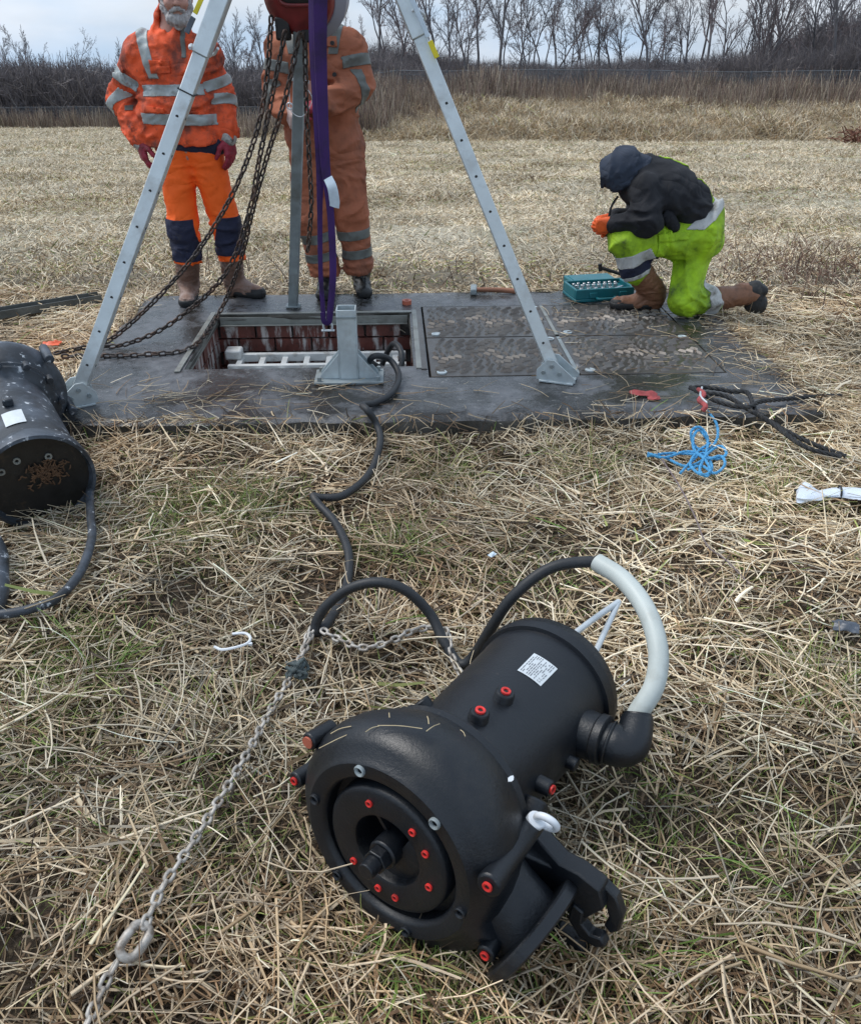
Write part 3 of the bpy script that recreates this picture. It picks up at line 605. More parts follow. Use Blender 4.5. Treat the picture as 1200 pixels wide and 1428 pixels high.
chain('draped hoist chain running past the corner of the open pit and along the slab', spline(ch([(417, 50, 4.52), (397, 140, 4.52), (372, 220, 4.52), (352, 295, 4.56), (335, 365, 4.70), (308, 432, 4.84), (268, 484, 0, .135), (205, 494, 0, .135), (150, 496, 0, .135), (90, 497, 0, .135)]), 120), .036, big, group=g_)
chain('dark chain hanging straight down between the rear tripod leg and the purple sling', spline(ch([(425, 50, 4.58), (427, 140, 4.58), (431, 220, 4.58), (434, 285, 4.58), (430, 340, 4.60), (428, 352, 4.60)]), 70), .036, big, group=g_)

# ------------------------------------------------------------------ submersible pumps
def plug(par, p, ax, boss=0, r=.0105, boss_r=.021, mat='black_paint'):
    ax = nrm(ax); e = V3(.3, .5, .8)
    if boss: MB().lathe([(-.012, boss_r * 1.35), (-.004, boss_r * 1.1), (boss - .004, boss_r), (boss, boss_r * .85)], p, ax, e, 20, (False, True)).build('boss', M[mat], par)
    MB().lathe([(0, r), (.004, r), (.005, r * .8), (.004, r * .52), (.0005, r * .5)], p + ax * boss, ax, e, 16).build('red_plug', M['red_plug'], par)
    MB().lathe([(0, r * .55), (.0012, r * .5)], p + ax * boss, ax, e, 12, (False, True)).build('plug_hole_shade', M['ink'], par)  # black disc paints the dark inside of the plug
def pump(t, O, a, d, w, mat, Lb=.72, near=True, disch=True):
    P = lambda x, y, z: O + a * x + d * y + w * z
    bm_, k = M[mat], Lb - .72
    # volute casing: a lathe whose outer radius grows round the spiral
    prof = [(.012, .158), (.002, .162), (-.002, .168), (-.002, .194), (.002, .199), (.012, .206), (.020, .224), (.036, .240), (.060, .250), (.090, .251), (.120, .244), (.148, .231), (.172, .216), (.190, .205), (.196, .196)]
    n = 72; v = []; base_r = .20
    for a_, r_ in prof:
        for j in range(n):
            ph = j * 2 * math.pi / n; g = 1 + .13 * ((1 - ph / (2 * math.pi)) - .5) * (1 if r_ > base_r else 0) * min(1, max(0, (r_ - base_r) / .05))
            v.append(P(a_, r_ * g * math.cos(ph), -r_ * g * math.sin(ph)))
    f = [(i * n + j, i * n + (j + 1) % n, (i + 1) * n + (j + 1) % n, (i + 1) * n + j) for i in range(len(prof) - 1) for j in range(n)]
    MB().add(v, f).build('volute', bm_, t)
    MB().lathe([(.186, .192), (.190, .204), (.206, .205), (.210, .196), (.222, .192), (.228, .176), (.250, .161)], O, a, d, 60).build('casing_ring', bm_, t)
    br = [(.245, .162), (.27, .158), (.35, .160), (.50 + k, .168), (.60 + k, .174), (.64 + k, .178)]
    MB().lathe(br, O, a, d, 60).build('motor_barrel', bm_, t)
    if near:
        MB().lathe([(.638 + k, .176), (.640 + k, .188), (.668 + k, .190), (.672 + k, .184), (.700 + k, .184), (.712 + k, .176), (.716 + k, .16), (.716 + k, .0005)], O, a, d, 60).build('end_cap', bm_, t)
    else:
        MB().lathe([(.63 + k, .176), (.65 + k, .190), (.705 + k, .196), (.722 + k, .194), (.724 + k, .182), (.700 + k, .178), (.690 + k, .172)], O, a, d, 60).build('end_rim', M['worn_paint'], t)
        MB().lathe([(.694 + k, .174), (.690 + k, .10), (.694 + k, .0005)], O, a, d, 48).build('end_plate', M['dark_grime'], t)
    # suction face: recessed groove, wear plate with red plugs, dark inlet, impeller hub
    MB().lathe([(.010, .160), (.040, .158), (.042, .144), (.008, .141), (.003, .137), (.001, .130), (.001, .084), (.004, .078), (.012, .075), (.085, .073)], O, a, d, 60).build('wear_plate', bm_, t)
    MB().lathe([(.082, .076), (.083, .0005)], O, a, d, 36).build('inlet_shade_disc', M['ink'], t)  # black disc stands for the shade deep in the inlet
    for q_ in range(3):
        an = q_ * 2.1 + .5; e = d * math.cos(an) + w * math.sin(an); MB().bar(O + a * .05 + e * .02, O + a * .045 + e * .074, .008, .05, a).build('impeller_vane', bm_, t)
    hub = MB().cyl(O + a * .07, O - a * .012, .031, 28); hub.build('impeller_hub', bm_, t, bevel=.004)
    MB().cyl(O - a * .0115, O - a * .034, .026, 6).build('hub_nut', bm_, t, bevel=.002)
    MB().cyl(O - a * .0335, O - a * .062, .019, 20, .017).build('hub_bolt', bm_, t, bevel=.002)
    if not near:
        for an in np.arange(0, 360, 30):
            e = d * math.cos(R(an)) + w * math.sin(R(an)); MB().cyl(O + e * .205 + a * .188, O + e * .205 + a * .235, .013, 8).build('bolt', bm_, t)
        for an in (20, 75, 140, 200, 260, 320):
            e = d * math.cos(R(an)) + w * math.sin(R(an)); MB().cyl(O + e * .262 + a * .03, O + e * .262 + a * .17, .02, 12).build('lug', bm_, t, bevel=.004)
        return P
    for an in (138.6, 81, 56, 13.6, -49, -72, -111):
        e = d * math.cos(R(an)) + w * math.sin(R(an)); plug(t, O + e * .107 - a * -.001, -a, 0, .0078)
    for an in (136, 78, 15, -45, -105, 195):
        e = d * math.cos(R(an)) + w * math.sin(R(an)); MB().lathe([(0, .012), (.005, .012), (.007, .010), (.004, .006), (.001, .0055)], O + e * .181 - a * .002, -a, d, 14).build('face_bolt', M['galv_dull'] if an in (78, 136) else bm_, t)
    return P

pO = G(545, 1178, .27); pE = G(787, 930, .185); pa = nrm(pE - pO); pC = pO + pa * .1; pd = G(738, 1287, .14) - pC; pd = nrm(pd - pa * (pd @ pa)); pw = -np.cross(pa, pd)
pO = pO - pw * .030
pm = thing('submersible_pump', (pO[0], pO[1], 0), 'clean black submersible pump with red plugs lying on the straw in the foreground', 'pump')
P = pump(pm, pO, pa, pd, pw, 'black_paint')
bmat = M['black_paint']
# discharge nozzle and flange
nz_c = (.128, 0, -.012); nv = []
secs = [(.02, .10, .12), (.10, .098, .13), (.17, .088, .115), (.23, .080, .095), (.292, .078, .085)]
MBn = MB(); v = []; n = 28
for dd, ra, rw in secs:
    ca = .095 + (.128 - .095) * min(1, dd / .25)
    for j in range(n): q_ = j * 2 * math.pi / n; v.append(P(ca + ra * math.cos(q_) * (1 if dd > .15 else .86), dd, -.012 + rw * math.sin(q_)))
MBn.add(v, [(i * n + j, i * n + (j + 1) % n, (i + 1) * n + (j + 1) % n, (i + 1) * n + j) for i in range(len(secs) - 1) for j in range(n)]).build('discharge_nozzle', bmat, pm)
fl = P(.128, .290, -.012)
MB().lathe([(0, .07), (0, .118), (.004, .122), (.024, .122), (.028, .118), (.028, .088), (.031, .086), (.031, .068), (-.03, .066)], fl, pd, pa, 48).build('discharge_flange', bmat, pm)
MB().lathe([(.0, .067), (.001, .0005)], fl - pd * .02, pd, pa, 24).build('flange_bore_shade', M['ink'], pm)  # bore closed by a black disc, its inner shade given as colour
# guide claw bracket
half = [(.16, .120), (.262, .112), (.298, .130), (.352, .140), (.392, .128), (.418, .100), (.424, .078), (.410, .072), (.398, .088), (.378, .100), (.360, .094), (.352, .076), (.360, .058), (.382, .050), (.404, .052), (.414, .042), (.408, .026), (.375, .016), (.33, .022), (.29, .035), (.262, .04), (.25, .0)]
arm_ = [(.16, .120), (.262, .112), (.298, .130), (.345, .138), (.376, .108), (.368, .050), (.332, .022), (.290, .035), (.262, .040), (.25, .0), (.16, 0)]
uh_ = [(.330, .132), (.380, .130), (.414, .104), (.430, .066), (.424, .044), (.404, .048), (.398, .076), (.374, .098), (.345, .100)]
lh_ = [(.330, .062), (.345, .020), (.385, .004), (.420, .018), (.430, .040), (.412, .050), (.394, .034), (.370, .038), (.356, .066)]
for sg, wo in ((1, -.016), (-1, -.020)):
    ar = MB().prism([(x, sg * y) for x, y in arm_], P(.203, 0, wo), pd, pw, pa, .044).build('claw_arm', bmat, pm, bevel=.004, angle=25)
    MB().prism([(x, sg * y) for x, y in uh_], P(.226, 0, wo), pd, pw, pa, .026).build('claw_prong', bmat, ar, bevel=.004, angle=25)
    MB().prism([(x, sg * y) for x, y in lh_], P(.196, 0, wo), pd, pw, pa, .027).build('claw_prong', bmat, ar, bevel=.004, angle=25)
MB().cyl(P(.0, .177, .156), P(.215, .172, .128), .024, 20).build('bolt_lug', bmat, pm, bevel=.005)
plug(pm, P(-.0005, .177, .156), -pa, 0, .0100)
MB().cyl(P(.215, .185, .02), P(.30, .15, .08), .03, 18).build('bracket_boss', bmat, pm, bevel=.006)
MB().bar(P(.17, .13, .0), P(.235, .27, .0), .15, .05, pa).build('bracket_web', bmat, pm, bevel=.006)
# eyebolt
eb = P(.19, .172, .150); e2 = nrm(pw * .5 + pd * .6 + pa * .25); MB().cyl(P(.19, .165, .10), eb, .012, 14).build('eyebolt_shank', bmat, pm)
MB().torus(eb + pw * .022 + pd * .016, nrm(pa * .8 - pd * .2 + pw * .3), .021, .0075, 28, 10).build('eyebolt', M['white_plastic'], pm)
MB().cyl(eb - pw * .006, eb + pw * .010, .019, 16).build('eyebolt_collar', M['white_plastic'], pm, bevel=.003)
# lugs with plugs round the casing
for aa, dd, ww, L_, cap in ((.035, -.245, -.115, .06, 1), (.035, -.262, .015, .07, 0), (.020, .202, .000, .10, 1), (.018, .262, -.020, .10, 1)):
    MB().cyl(P(aa, dd, ww), P(aa + L_, dd * .97, ww * .97), .019, 16).build('lug', bmat, pm, bevel=.004)
    if cap: plug(pm, P(aa - .0005, dd, ww), -pa, 0, .0094)
    else: MB().cyl(P(aa - .004, dd, ww), P(aa, dd, ww), .013, 12).build('lug_end', M['copper_tape'], pm)
MB().bar(P(.07, .19, -.005), P(.07, .275, -.025), .03, .06, pa).build('lug_rib', bmat, pm, bevel=.005)
rb = lambda aa: np.interp(aa, [.27, .35, .5, .6], [.158, .16, .168, .174])
def radial(aa, ang): e = pd * math.cos(R(ang)) + pw * math.sin(R(ang)); return pO + pa * aa + e * (rb(aa) - .004), e
for aa, ang, bs in ((.375, 104, .024), (.285, 107, .024)): p, e = radial(aa, ang); plug(pm, p, e, bs, .0112, .0215)
for aa, ang in ((.40, 24), (.30, 48)): pass
p, e = radial(.335, 32); plug(pm, p, nrm(e - pa * .1), .035, .0105, .018)
p, e = radial(.47, 22); MB().cyl(p - e * .01, p + e * .025, .017, 12).build('boss', bmat, pm, bevel=.003)
p, e = radial(.30, 165); MB().cyl(p - e * .01, p + e * .025, .022, 14).build('boss', bmat, pm, bevel=.003)
# cable chamber, elbow gland, conduit, bail handle
ga, gang = .555, 30; ge = pd * math.cos(R(gang)) + pw * math.sin(R(gang)); gb = pO + pa * ga
MB().lathe([(.10, .066), (.15, .060), (.192, .055), (.197, .059), (.214, .059), (.218, .052)], gb, ge, pa, 32, (False, True)).build('cable_chamber', bmat, pm)
sl0 = G(889, 994, .235)
el = spline([gb + ge * .205, gb + ge * .240 - UP * .004 + pa * .004, gb + ge * .268 + pa * .02, (gb + ge * .268 + pa * .05) * .35 + sl0 * .65, sl0], 20)
MB().tube(el, np.interp(np.linspace(0, 1, 20), [0, .25, .6, 1], [.046, .050, .042, .032]), 20).build('elbow_gland', bmat, pm)
MB().tube([el[2], el[3]], .053, 20).build('gland_collar', bmat, pm, bevel=.003)
slv = spline([el[-3], sl0, G(912, 955, .29), G(917, 905, .345), G(900, 850, .385), G(868, 808, .405), G(832, 784, .41)], 60)
MB().tube(slv, .0245, 16, cap=False).build('conduit_sleeve', M['sleeve'], pm)
c0 = P(.716, -.035, .135); tip = G(862, 839, .24)
for q0 in (P(.715, -.045, .085), P(.715, .06, .06)):
    MB().tube(spline([q0 - pa * .01, q0 + (tip - q0) * .5 + UP * .004, tip], 10), .0085, 10).build('bail_rod', M['zinc'], pm)
# rating plate, bent to the barrel, with printed lines and mark
def barrel_patch(name, a0, a1, ang0, ang1, mat, lift, n=8, par=pm):
    v = []; 
    for i in range(2):
        for j in range(n + 1):
            aa = a0 if i == 0 else a1; an = R(ang0 + (ang1 - ang0) * j / n); v.append(pO + pa * aa + (pd * math.cos(an) + pw * math.sin(an)) * (rb(min(.6, aa)) + lift))
    return MB().add(v, [(j, j + 1, n + 2 + j, n + 1 + j) for j in range(n)]).build(name, mat, par)
rp_ = barrel_patch('rating_plate', .475, .555, 90, 112, M['label'], .0012)
mbp = MB(); random.seed(11)
def patch_quad(a0, a1, g0, g1, lift=.0018):
    v = []
    for aa, an in ((a0, g0), (a1, g0), (a1, g1), (a0, g1)): v.append(pO + pa * aa + (pd * math.cos(R(an)) + pw * math.sin(R(an))) * (rb(min(.6, aa)) + lift))
    mbp.add(v, [(0, 1, 2, 3)])
for k in range(11):
    an = 110.4 - k * 1.75; x = .480
    while x < .548:
        l_ = random.uniform(.004, .013)
        if random.random() < .8 and not (k > 7 and x < .497): patch_quad(x, min(.551, x + l_), an, an - .65)
        x += l_ + .0025
for k, (cx) in enumerate((.484, .492)):      # the CE mark, as two open letters
    for q_ in range(7):
        a0 = R(50 + q_ * 40); a1 = R(50 + (q_ + 1) * 40)
        if k == 0 or True:
            patch_quad(cx + .003 * math.cos(a0), cx + .003 * math.cos(a1), 94 + 1.3 * math.sin(a0), 94 + 1.3 * math.sin(a1) - .25)
mbp.build('plate_print', M['label_ink'], rp_, smooth=False)
P3 = P(.158, .02, .245)
MB().prism([(0, -.009), (.004, -.004), (.005, .002), (.002, .008), (-.001, .010), (-.004, .004), (-.005, -.003)], P(.150, .085, .2315), pd, pa, pw, .002).build('white_chip', M['white_plastic'], pm)

# second, dirty pump at the left edge
qE = V3(-1.425, 2.66, .195); qO = V3(-1.88, 3.40, .265); qa = nrm(qE - qO); qd = nrm(np.cross(qa, UP)); qw = np.cross(qd, qa)
if qw[2] < 0: qw = -qw
if qd[0] > 0: qd = -qd
Lq = np.linalg.norm(qE - qO)
pm2 = thing('submersible_pump', (qO[0], qO[1], 0), 'dirty scuffed grey submersible pump lying at the left edge with its end towards the camera', 'pump')
Q = pump(pm2, qO, qa, qd, qw, 'worn_paint', Lb=Lq, near=False)
def qp(aa, ang, r): return qO + qa * aa + (qd * math.cos(R(ang)) + qw * math.sin(R(ang))) * r
v = [];
for aa in (Lq - .27, Lq - .16):
    for an in np.linspace(72, 96, 7): v.append(qp(aa, an, .1755))
MB().add(v, [(j, j + 1, 8 + j, 7 + j) for j in range(6)]).build('rating_plate', M['label'], pm2)
MB().prism([(-.012, -.03), (.012, -.03), (.02, .03), (-.02, .03)], qp(Lq - .36, 84, .165), qd, qa, qw, .03).build('boss', M['worn_paint'], pm2, bevel=.006)
for an, r_ in ((120, .10), (60, .11), (30, .13)): MB().lathe([(0, .013), (.006, .013), (.006, .007), (0, .006)], qO + qa * (Lq - .027) + (qd * math.cos(R(an)) + qw * math.sin(R(an))) * r_, qa, qd, 14).build('end_bolt', M['alu_dark'], pm2)
mb = MB(); random.seed(3)
for k in range(150):
    c = qO + qa * (Lq - .022) + qd * random.gauss(-.03, .035) + qw * (random.gauss(.03, .022)); e = nrm(qd * random.gauss(0, 1) + qw * random.gauss(0, 1)); mb.tube(spline([c, c + e * .008 + qa * .006, c + e * .018], 4), .0028, 4)
tag(mb.build('mud_clump', PM('brown_mud', (.10, .052, .025), .9, var=.4, vs_=40), pm2), kind='stuff')
MB().tube(spline([G(-120, 690, .2), G(-46, 715, .18), G(-6, 760, .15), G(0, 800, .11), G(-8, 850, .08), G(-60, 880, .06)], 40), .028, 14).build('conduit_hose', M['worn_paint'], pm2)

# ------------------------------------------------------------------ cables
def cable(label, P_, r, mat, n=160, name='power_cable'):
    t = thing(name, P_[0], label, 'cable'); MB().tube(spline(P_, n), r, 12).build('cable_sheath', mat, t); return t
def lift(p, h): r = nrm(V3(0, 0, CAMH) - p); return p + r * (h / max(.2, r[2]))
pc = [S(-.30, .52, -.45), S(-.27, .50, -.18), S(-.19, .42, .03), S(-.14, .30, .02), S(-.16, .24, -.06), S(-.25, .22, -.03), G(516, 503, .20), G(526, 496, .24), G(545, 503, .20), G(556, 525, .155), G(545, 549, .14), G(522, 562, .138), G(506, 565, .14), G(512, 572, .137), G(525, 592, .07), G(530, 617, .055), G(515, 660, .05), G(480, 690, .05), G(449, 694, .055), G(437, 692, .06), G(445, 704, .055), G(468, 730, .05), G(485, 768, .05), G(485, 808, .05), G(473, 842, .045), G(454, 872, .04),
      G(441, 882, .04), G(441, 868, .07), G(455, 845, .12), G(485, 822, .19), G(525, 812, .22), G(565, 823, .20), G(600, 857, .13), G(618, 893, .08), G(640, 926, .045), G(660, 915, .08), G(682, 880, .20), G(715, 832, .32), G(768, 792, .395), G(832, 784, .41), slv[-8]]
pc = [p if i < 12 or i > 24 + 4 else lift(p, .014 + float(gz(p[0], p[1]))) for i, p in enumerate(pc)]
cable('thick black power cable snaking from the pit over the straw to the clean black pump', pc, .0155, M['black_rubber'], 320)
cable('grey black cable trailing in a curve from under the dirty pump', [G(122, 700, .09) + V3(-.06, .22, .0), G(122, 700, .10) + V3(-.01, .06, .01)] + gl([(127, 722, .075), (128, 752, .06), (112, 798, .05), (80, 834, .05), (40, 850, .05), (0, 857, .05), (-60, 862, .05)]), .0150, M['worn_paint'], 90)

# ------------------------------------------------------------------ foreground chain, rope knot
mid = link_mesh('link', .0350, .0245, .0046, M['chain_grey'], 14, 6); huge = link_mesh('link', .086, .056, .0095, M['chain_grey'], 20, 8)
t = chain('long muddy grey chain running diagonally over the straw to the bottom edge', spline(gl([(110, 1450, .045), (132, 1405, .05), (152, 1360, .05), (170, 1334, .05)]), 30), .0255, mid)
cL = gl([(188, 1312, .055)])[0]; tz = Vector(nrm(G(204, 1288, .055) - G(170, 1336, .05))); o = bpy.data.objects.new('oval_link', huge); COL.objects.link(o); parent(o, t)
tx = Vector(nrm(np.cross(tz, V3(.3, -.5, .8)))); m_ = Matrix((tx, tz.cross(tx), tz)).transposed().to_4x4(); m_.translation = Vector(cL); o.matrix_basis = m_
chain('', spline(gl([(204, 1286, .055), (228, 1235, .05), (262, 1185, .05), (300, 1125, .045), (345, 1050, .055), (380, 985, .05), (405, 945, .055), (425, 905, .05), (438, 875, .05)]), 120), .0255, mid, root=t)
chain('', spline(gl([(418, 940, .045), (424, 905, .045), (434, 872, .055)]), 20), .0255, mid, root=t, roll0=.1)
chain('muddy grey chain lying in a sag between the two ends of the arched cable', spline(gl([(452, 880, .05), (475, 893, .04), (505, 903, .045), (540, 896, .05), (575, 880, .05), (605, 875, .05), (622, 880, .08), (628, 905, .07), (634, 925, .06), (646, 946, .05)]), 90), .0255, mid)
def rope(label, paths, r, mat, name='rope', cat='rope', strands=0, n=80):
    t = thing(name, paths[0][0], label, cat)
    for p in paths:
        Q_ = spline(p, n)
        if strands:
            T, N, B = frames(Q_); s_ = np.r_[0, np.cumsum(np.linalg.norm(np.diff(Q_, axis=0), axis=1))]
            mb = MB()
            for k in range(strands):
                an = s_ / r * .75 + k * 2 * math.pi / strands
                mb.tube(Q_ + r * .52 * (np.cos(an)[:, None] * N + np.sin(an)[:, None] * B), r * .58, 6)
            mb.build('strand', mat, t)
        else: MB().tube(Q_, r, 8).build('strand', mat, t)
    return t
random.seed(5); kn = G(414, 936, .055); kp = []
for k in range(7):
    kp.append([kn + np.random.randn(3) * V3(.017, .019, .010) for _ in range(6)])
rope('frayed grey green rope knot tied round the long muddy chain', [np.array(p) for p in kp], .0055, M['rope_teal'], 'rope_knot', 'rope knot', 0, 40)
# blue rope tangle
z = .06
B1 = gl([(982, 568, .10), (998, 590, .08), (999, 612, .075), (985, 628, .07), (968, 622, .08), (963, 602, .10), (975, 596, .11), (986, 612, .09), (980, 640, .07), (955, 650, .06), (930, 640, .06), (902, 634, .06)])
B2 = gl([(902, 636, .06), (935, 632, .065), (968, 634, .08), (1000, 640, .075), (1012, 632, .075), (1003, 622, .085), (985, 634, .085), (975, 655, .07), (985, 664, .06), (992, 650, .065), (980, 632, .08), (962, 645, .07), (948, 660, .06)])
B3 = gl([(902, 632, .065), (925, 638, .07), (955, 630, .08), (975, 634, .085), (990, 655, .07), (978, 662, .065), (962, 648, .075), (972, 630, .08), (990, 618, .08)])
B4 = gl([(985, 612, .085), (974, 600, .10), (966, 610, .10), (968, 628, .09), (985, 640, .08), (1004, 636, .085), (1010, 648, .07), (996, 660, .065), (978, 650, .07), (958, 655, .065)])
rope('bright blue rope lying tangled on the straw at the slab front edge', [B1, B2, B3, B4], .0062, M['rope_blue'], strands=3, n=130)
K1 = [G(x, y, z + .025) for x, y, z in ((960, 541, .14), (985, 540, .145), (1020, 546, .14), (1042, 548, .145), (1055, 575, .12), (1085, 595, .09), (1130, 618, .07), (1178, 636, .06))]
K2 = [G(x, y, z + .025) for x, y, z in ((962, 540, .145), (1000, 560, .14), (1040, 568, .14), (1060, 560, .14), (1100, 556, .12), (1140, 553, .10), (1172, 552, .09))]
K3 = [G(x, y, z + .025) for x, y, z in ((975, 548, .14), (1010, 552, .145), (1045, 572, .13), (1075, 590, .10), (1120, 622, .08), (1172, 638, .065))]
rope('thick black twisted rope lying doubled across the right corner of the slab', [K1, K2, K3], .0105, M['rope_black'], strands=3, n=110)
rt = thing('red_tie', G(978, 562, .13), 'red plastic tie joining the blue rope to the black rope', 'tie')
MB().tube(spline(gl([(973, 543, .16), (981, 550, .165), (974, 558, .16), (983, 566, .155), (979, 573, .14)]), 20), .011, 8).build('tie', M['red_cloth'], rt); MB().tube(spline(gl([(978, 540, .16), (976, 552, .168), (985, 562, .16)]), 10), .005, 8).build('clip', M['zinc'], rt)

# ------------------------------------------------------------------ small things on the slab and straw
def crumple(name, label, cat, c, size, mat, n=14, amp=.35, seed=0, rz=0):
    t = thing(name, c, label, cat); v = []
    for j in range(n):
        for i in range(n):
            u, w_ = i / (n - 1) - .5, j / (n - 1) - .5; x, y = u * size[0], w_ * size[1]; q_ = V3(u, w_, seed * 3.7)
            zz = size[2] * (vnoise(q_[None], 4, seed)[0] + .5 * vnoise(q_[None], 9, seed)[0]) * (1 - 1.2 * max(abs(u), abs(w_)))
            x *= 1 + amp * (vnoise(q_[None], 3, seed + 5)[0] - .5); y *= 1 + amp * (vnoise(q_[None], 3, seed + 9)[0] - .5)
            v.append(c + V3(math.cos(rz) * x - math.sin(rz) * y, math.sin(rz) * x + math.cos(rz) * y, max(.002, zz)))
    b = len(v); v2 = [p - UP * .0025 for p in v]
    f = [(j * n + i, j * n + i + 1, (j + 1) * n + i + 1, (j + 1) * n + i) for j in range(n - 1) for i in range(n - 1)]
    f2 = [tuple(b + k for k in q_[::-1]) for q_ in f]
    rim = [j * n for j in range(n)][::-1] + list(range(1, n)) + [j * n + n - 1 for j in range(1, n)] + [(n - 1) * n + i for i in range(n - 2, 0, -1)]
    rim = list(range(n)) + [j * n + n - 1 for j in range(1, n)] + [(n - 1) * n + i for i in range(n - 2, -1, -1)] + [j * n for j in range(n - 2, 0, -1)]
    f3 = [(rim[k], b + rim[k], b + rim[(k + 1) % len(rim)], rim[(k + 1) % len(rim)]) for k in range(len(rim))]
    MB().add(v + v2, f + f2 + f3).build('sheet', mat, t, angle=50); return t
crumple('glove', 'flattened faded red glove lying on the slab in front of the covers', 'glove', G(896, 551, .125), (.12, .06, .03), M['red_cloth'], seed=1, rz=-.3)
crumple('rag', 'second scrap of faded red cloth on the slab beside the flattened glove', 'rag', G(911, 556, .125), (.06, .05, .02), M['red_cloth'], seed=2)
crumple('rag', 'small bright orange scrap on the straw behind the dirty pump', 'rag', G(72, 481, .08), (.10, .06, .03), M['orange_plastic'], seed=3)
crumple('plastic_scrap', 'grey plastic scrap half buried in the straw at the right edge', 'scrap', G(1178, 877, .05), (.07, .05, .03), M['slate'], seed=4, rz=-.4)
crumple('plastic_scrap', 'pale green plastic fragment lying on the straw above the arched cable', 'scrap', G(686, 774, .06), (.03, .018, .01), M['tagm'], seed=6, rz=.8)
wl = thing('wrapped_bundle', G(1150, 690, .05), 'bundle wrapped in crumpled white plastic film with a black tie at the right edge', 'bundle')
a0, a1 = G(1110, 684, .06), G(1290, 694, .07); PA = spline([a0, a0 + (a1 - a0) * .12 + V3(0, -.02, .0), a0 + (a1 - a0) * .3, a0 + (a1 - a0) * .6, a1], 40)
v = []; n = 18; prof = np.interp(np.linspace(0, 1, 40), [0, .06, .15, .28, .34, .6, 1], [.014, .085, .080, .046, .022, .040, .040])
T, N, B = frames(PA)
for i in range(40):
    for j in range(n):
        q_ = j * 2 * math.pi / n; rr = prof[i] * (1 + .5 * (vnoise(V3(i * .15, math.cos(q_) * 1.2, math.sin(q_) * 1.2)[None], 1.6, 31)[0] - .5)); e = N[i] * math.cos(q_) + B[i] * math.sin(q_); e = e * [1, 1, .30]; v.append(PA[i] + e * rr)
MB().add(v, [(i * n + j, i * n + (j + 1) % n, (i + 1) * n + (j + 1) % n, (i + 1) * n + j) for i in range(39) for j in range(n)] + [tuple(range(n))[::-1]]).build('film_wrap', M['film'], wl, angle=30)
p = a0 + (a1 - a0) * .335; MB().torus(p, nrm(a1 - a0), .027, .004, 16, 6).build('black_tie', M['ink'], wl); MB().tube([a0 - (a1 - a0) * .02, a0 + (a1 - a0) * .1 + UP * .015], .006, 8).build('rod_end', M['ink'], wl)
wt = thing('cable_tie', G(325, 896, .05), 'white plastic cable tie curled open on the straw', 'cable tie')
MB().tube(spline(gl([(299, 902, .045), (310, 906, .05), (328, 903, .055), (345, 897, .06), (349, 889, .065), (341, 883, .065), (324, 884, .06)]), 40), .0042, 6).build('tie_strap', M['white_plastic'], wt)
MB().box(G(349, 898, .055), (.012, .008, .008)).build('tie_head', M['white_plastic'], wt, bevel=.001)
tp = thing('tape_roll', G(567, 422, .12), 'small orange brown roll lying on the slab behind the open pit', 'tape roll')
c = G(567, 424, .122); MB().lathe([(0, .014), (0, .030), (.026, .030), (.026, .014), (0, .014)], c, UP, SX, 24).build('roll', M['copper_tape'], tp)
hm_ = thing('sledge_hammer', G(690, 404, .13), 'wooden handled hammer lying along the back edge of the slab', 'hammer')
h0, h1 = G(660, 404, .145), G(719, 406, .14); MB().tube(spline([h0, (h0 + h1) / 2 + UP * .004, h1], 12), np.linspace(.014, .018, 12), 10).build('handle', M['wood'], hm_)
hd = nrm(np.cross(h1 - h0, UP)); MB().bar(h0 - hd * .065, h0 + hd * .065, .042, .042).build('hammer_head', M['galv_dull'], hm_, bevel=.008)
chn = thing('steel_channel', G(60, 435, .03), 'dark weathered steel channel lying in the grass left of the slab', 'channel')
c0_, c1_ = G(-120, 458, .06), G(140, 416, .07); MB().bar(c0_, c1_, .09, .012).build('web', M['timber'], chn, bevel=.002)
cx_ = nrm(np.cross(nrm(c1_ - c0_), UP))
for sg in (-1, 1): MB().bar(c0_ + cx_ * sg * .051 + UP * .01, c1_ + cx_ * sg * .051 + UP * .01, .008, .05).build('channel_flange', M['timber'], chn, bevel=.002)
# tool case
tcase = thing('tool_case', G(835, 405, .12), 'open teal plastic tool case full of sockets beside the kneeling worker', 'tool case')
k0 = G(801, 423, .12); kx = nrm(G(884, 421, .12) - k0); ky = nrm(np.cross(UP, kx) - kx * .12); kx = nrm(np.cross(ky, UP))
cw_, cd_, chh = .40, .24, .060
K_ = lambda x, y, z=0: k0 + kx * x + ky * y + UP * z
MB().box(K_(cw_ / 2, cd_ / 2, .012), (cw_, cd_, .022), (kx, ky, UP)).build('case_base', M['teal'], tcase, bevel=.006)
mb = MB()
for x, y, sx_, sy_ in ((cw_ / 2, .008, cw_ - .002, .016), (cw_ / 2, cd_ - .008, cw_ - .002, .016), (.008, cd_ / 2, .016, cd_ - .036), (cw_ - .008, cd_ / 2, .016, cd_ - .036)): mb.box(K_(x, y, .0235 + chh / 2), (sx_, sy_, chh), (kx, ky, UP))
mb.build('case_rim', M['teal'], tcase, bevel=.004)
MB().box(K_(cw_ / 2, cd_ / 2, .040), (cw_ - .034, cd_ - .034, .034), (kx, ky, UP)).build('tool_insert', M['teal'], tcase, bevel=.003)
for i in range(9): MB().lathe([(0, .010), (.020, .010), (.022, .008), (.012, .005)], K_(.05 + i * .036, .175 + .012 * (i % 2), .057), UP, kx, 12).build('socket', M['steel'], tcase)
for i in range(8): MB().lathe([(0, .013), (.022, .013), (.024, .010), (.014, .006)], K_(.055 + i * .038, .130, .057), UP, kx, 12).build('socket', M['steel'], tcase)
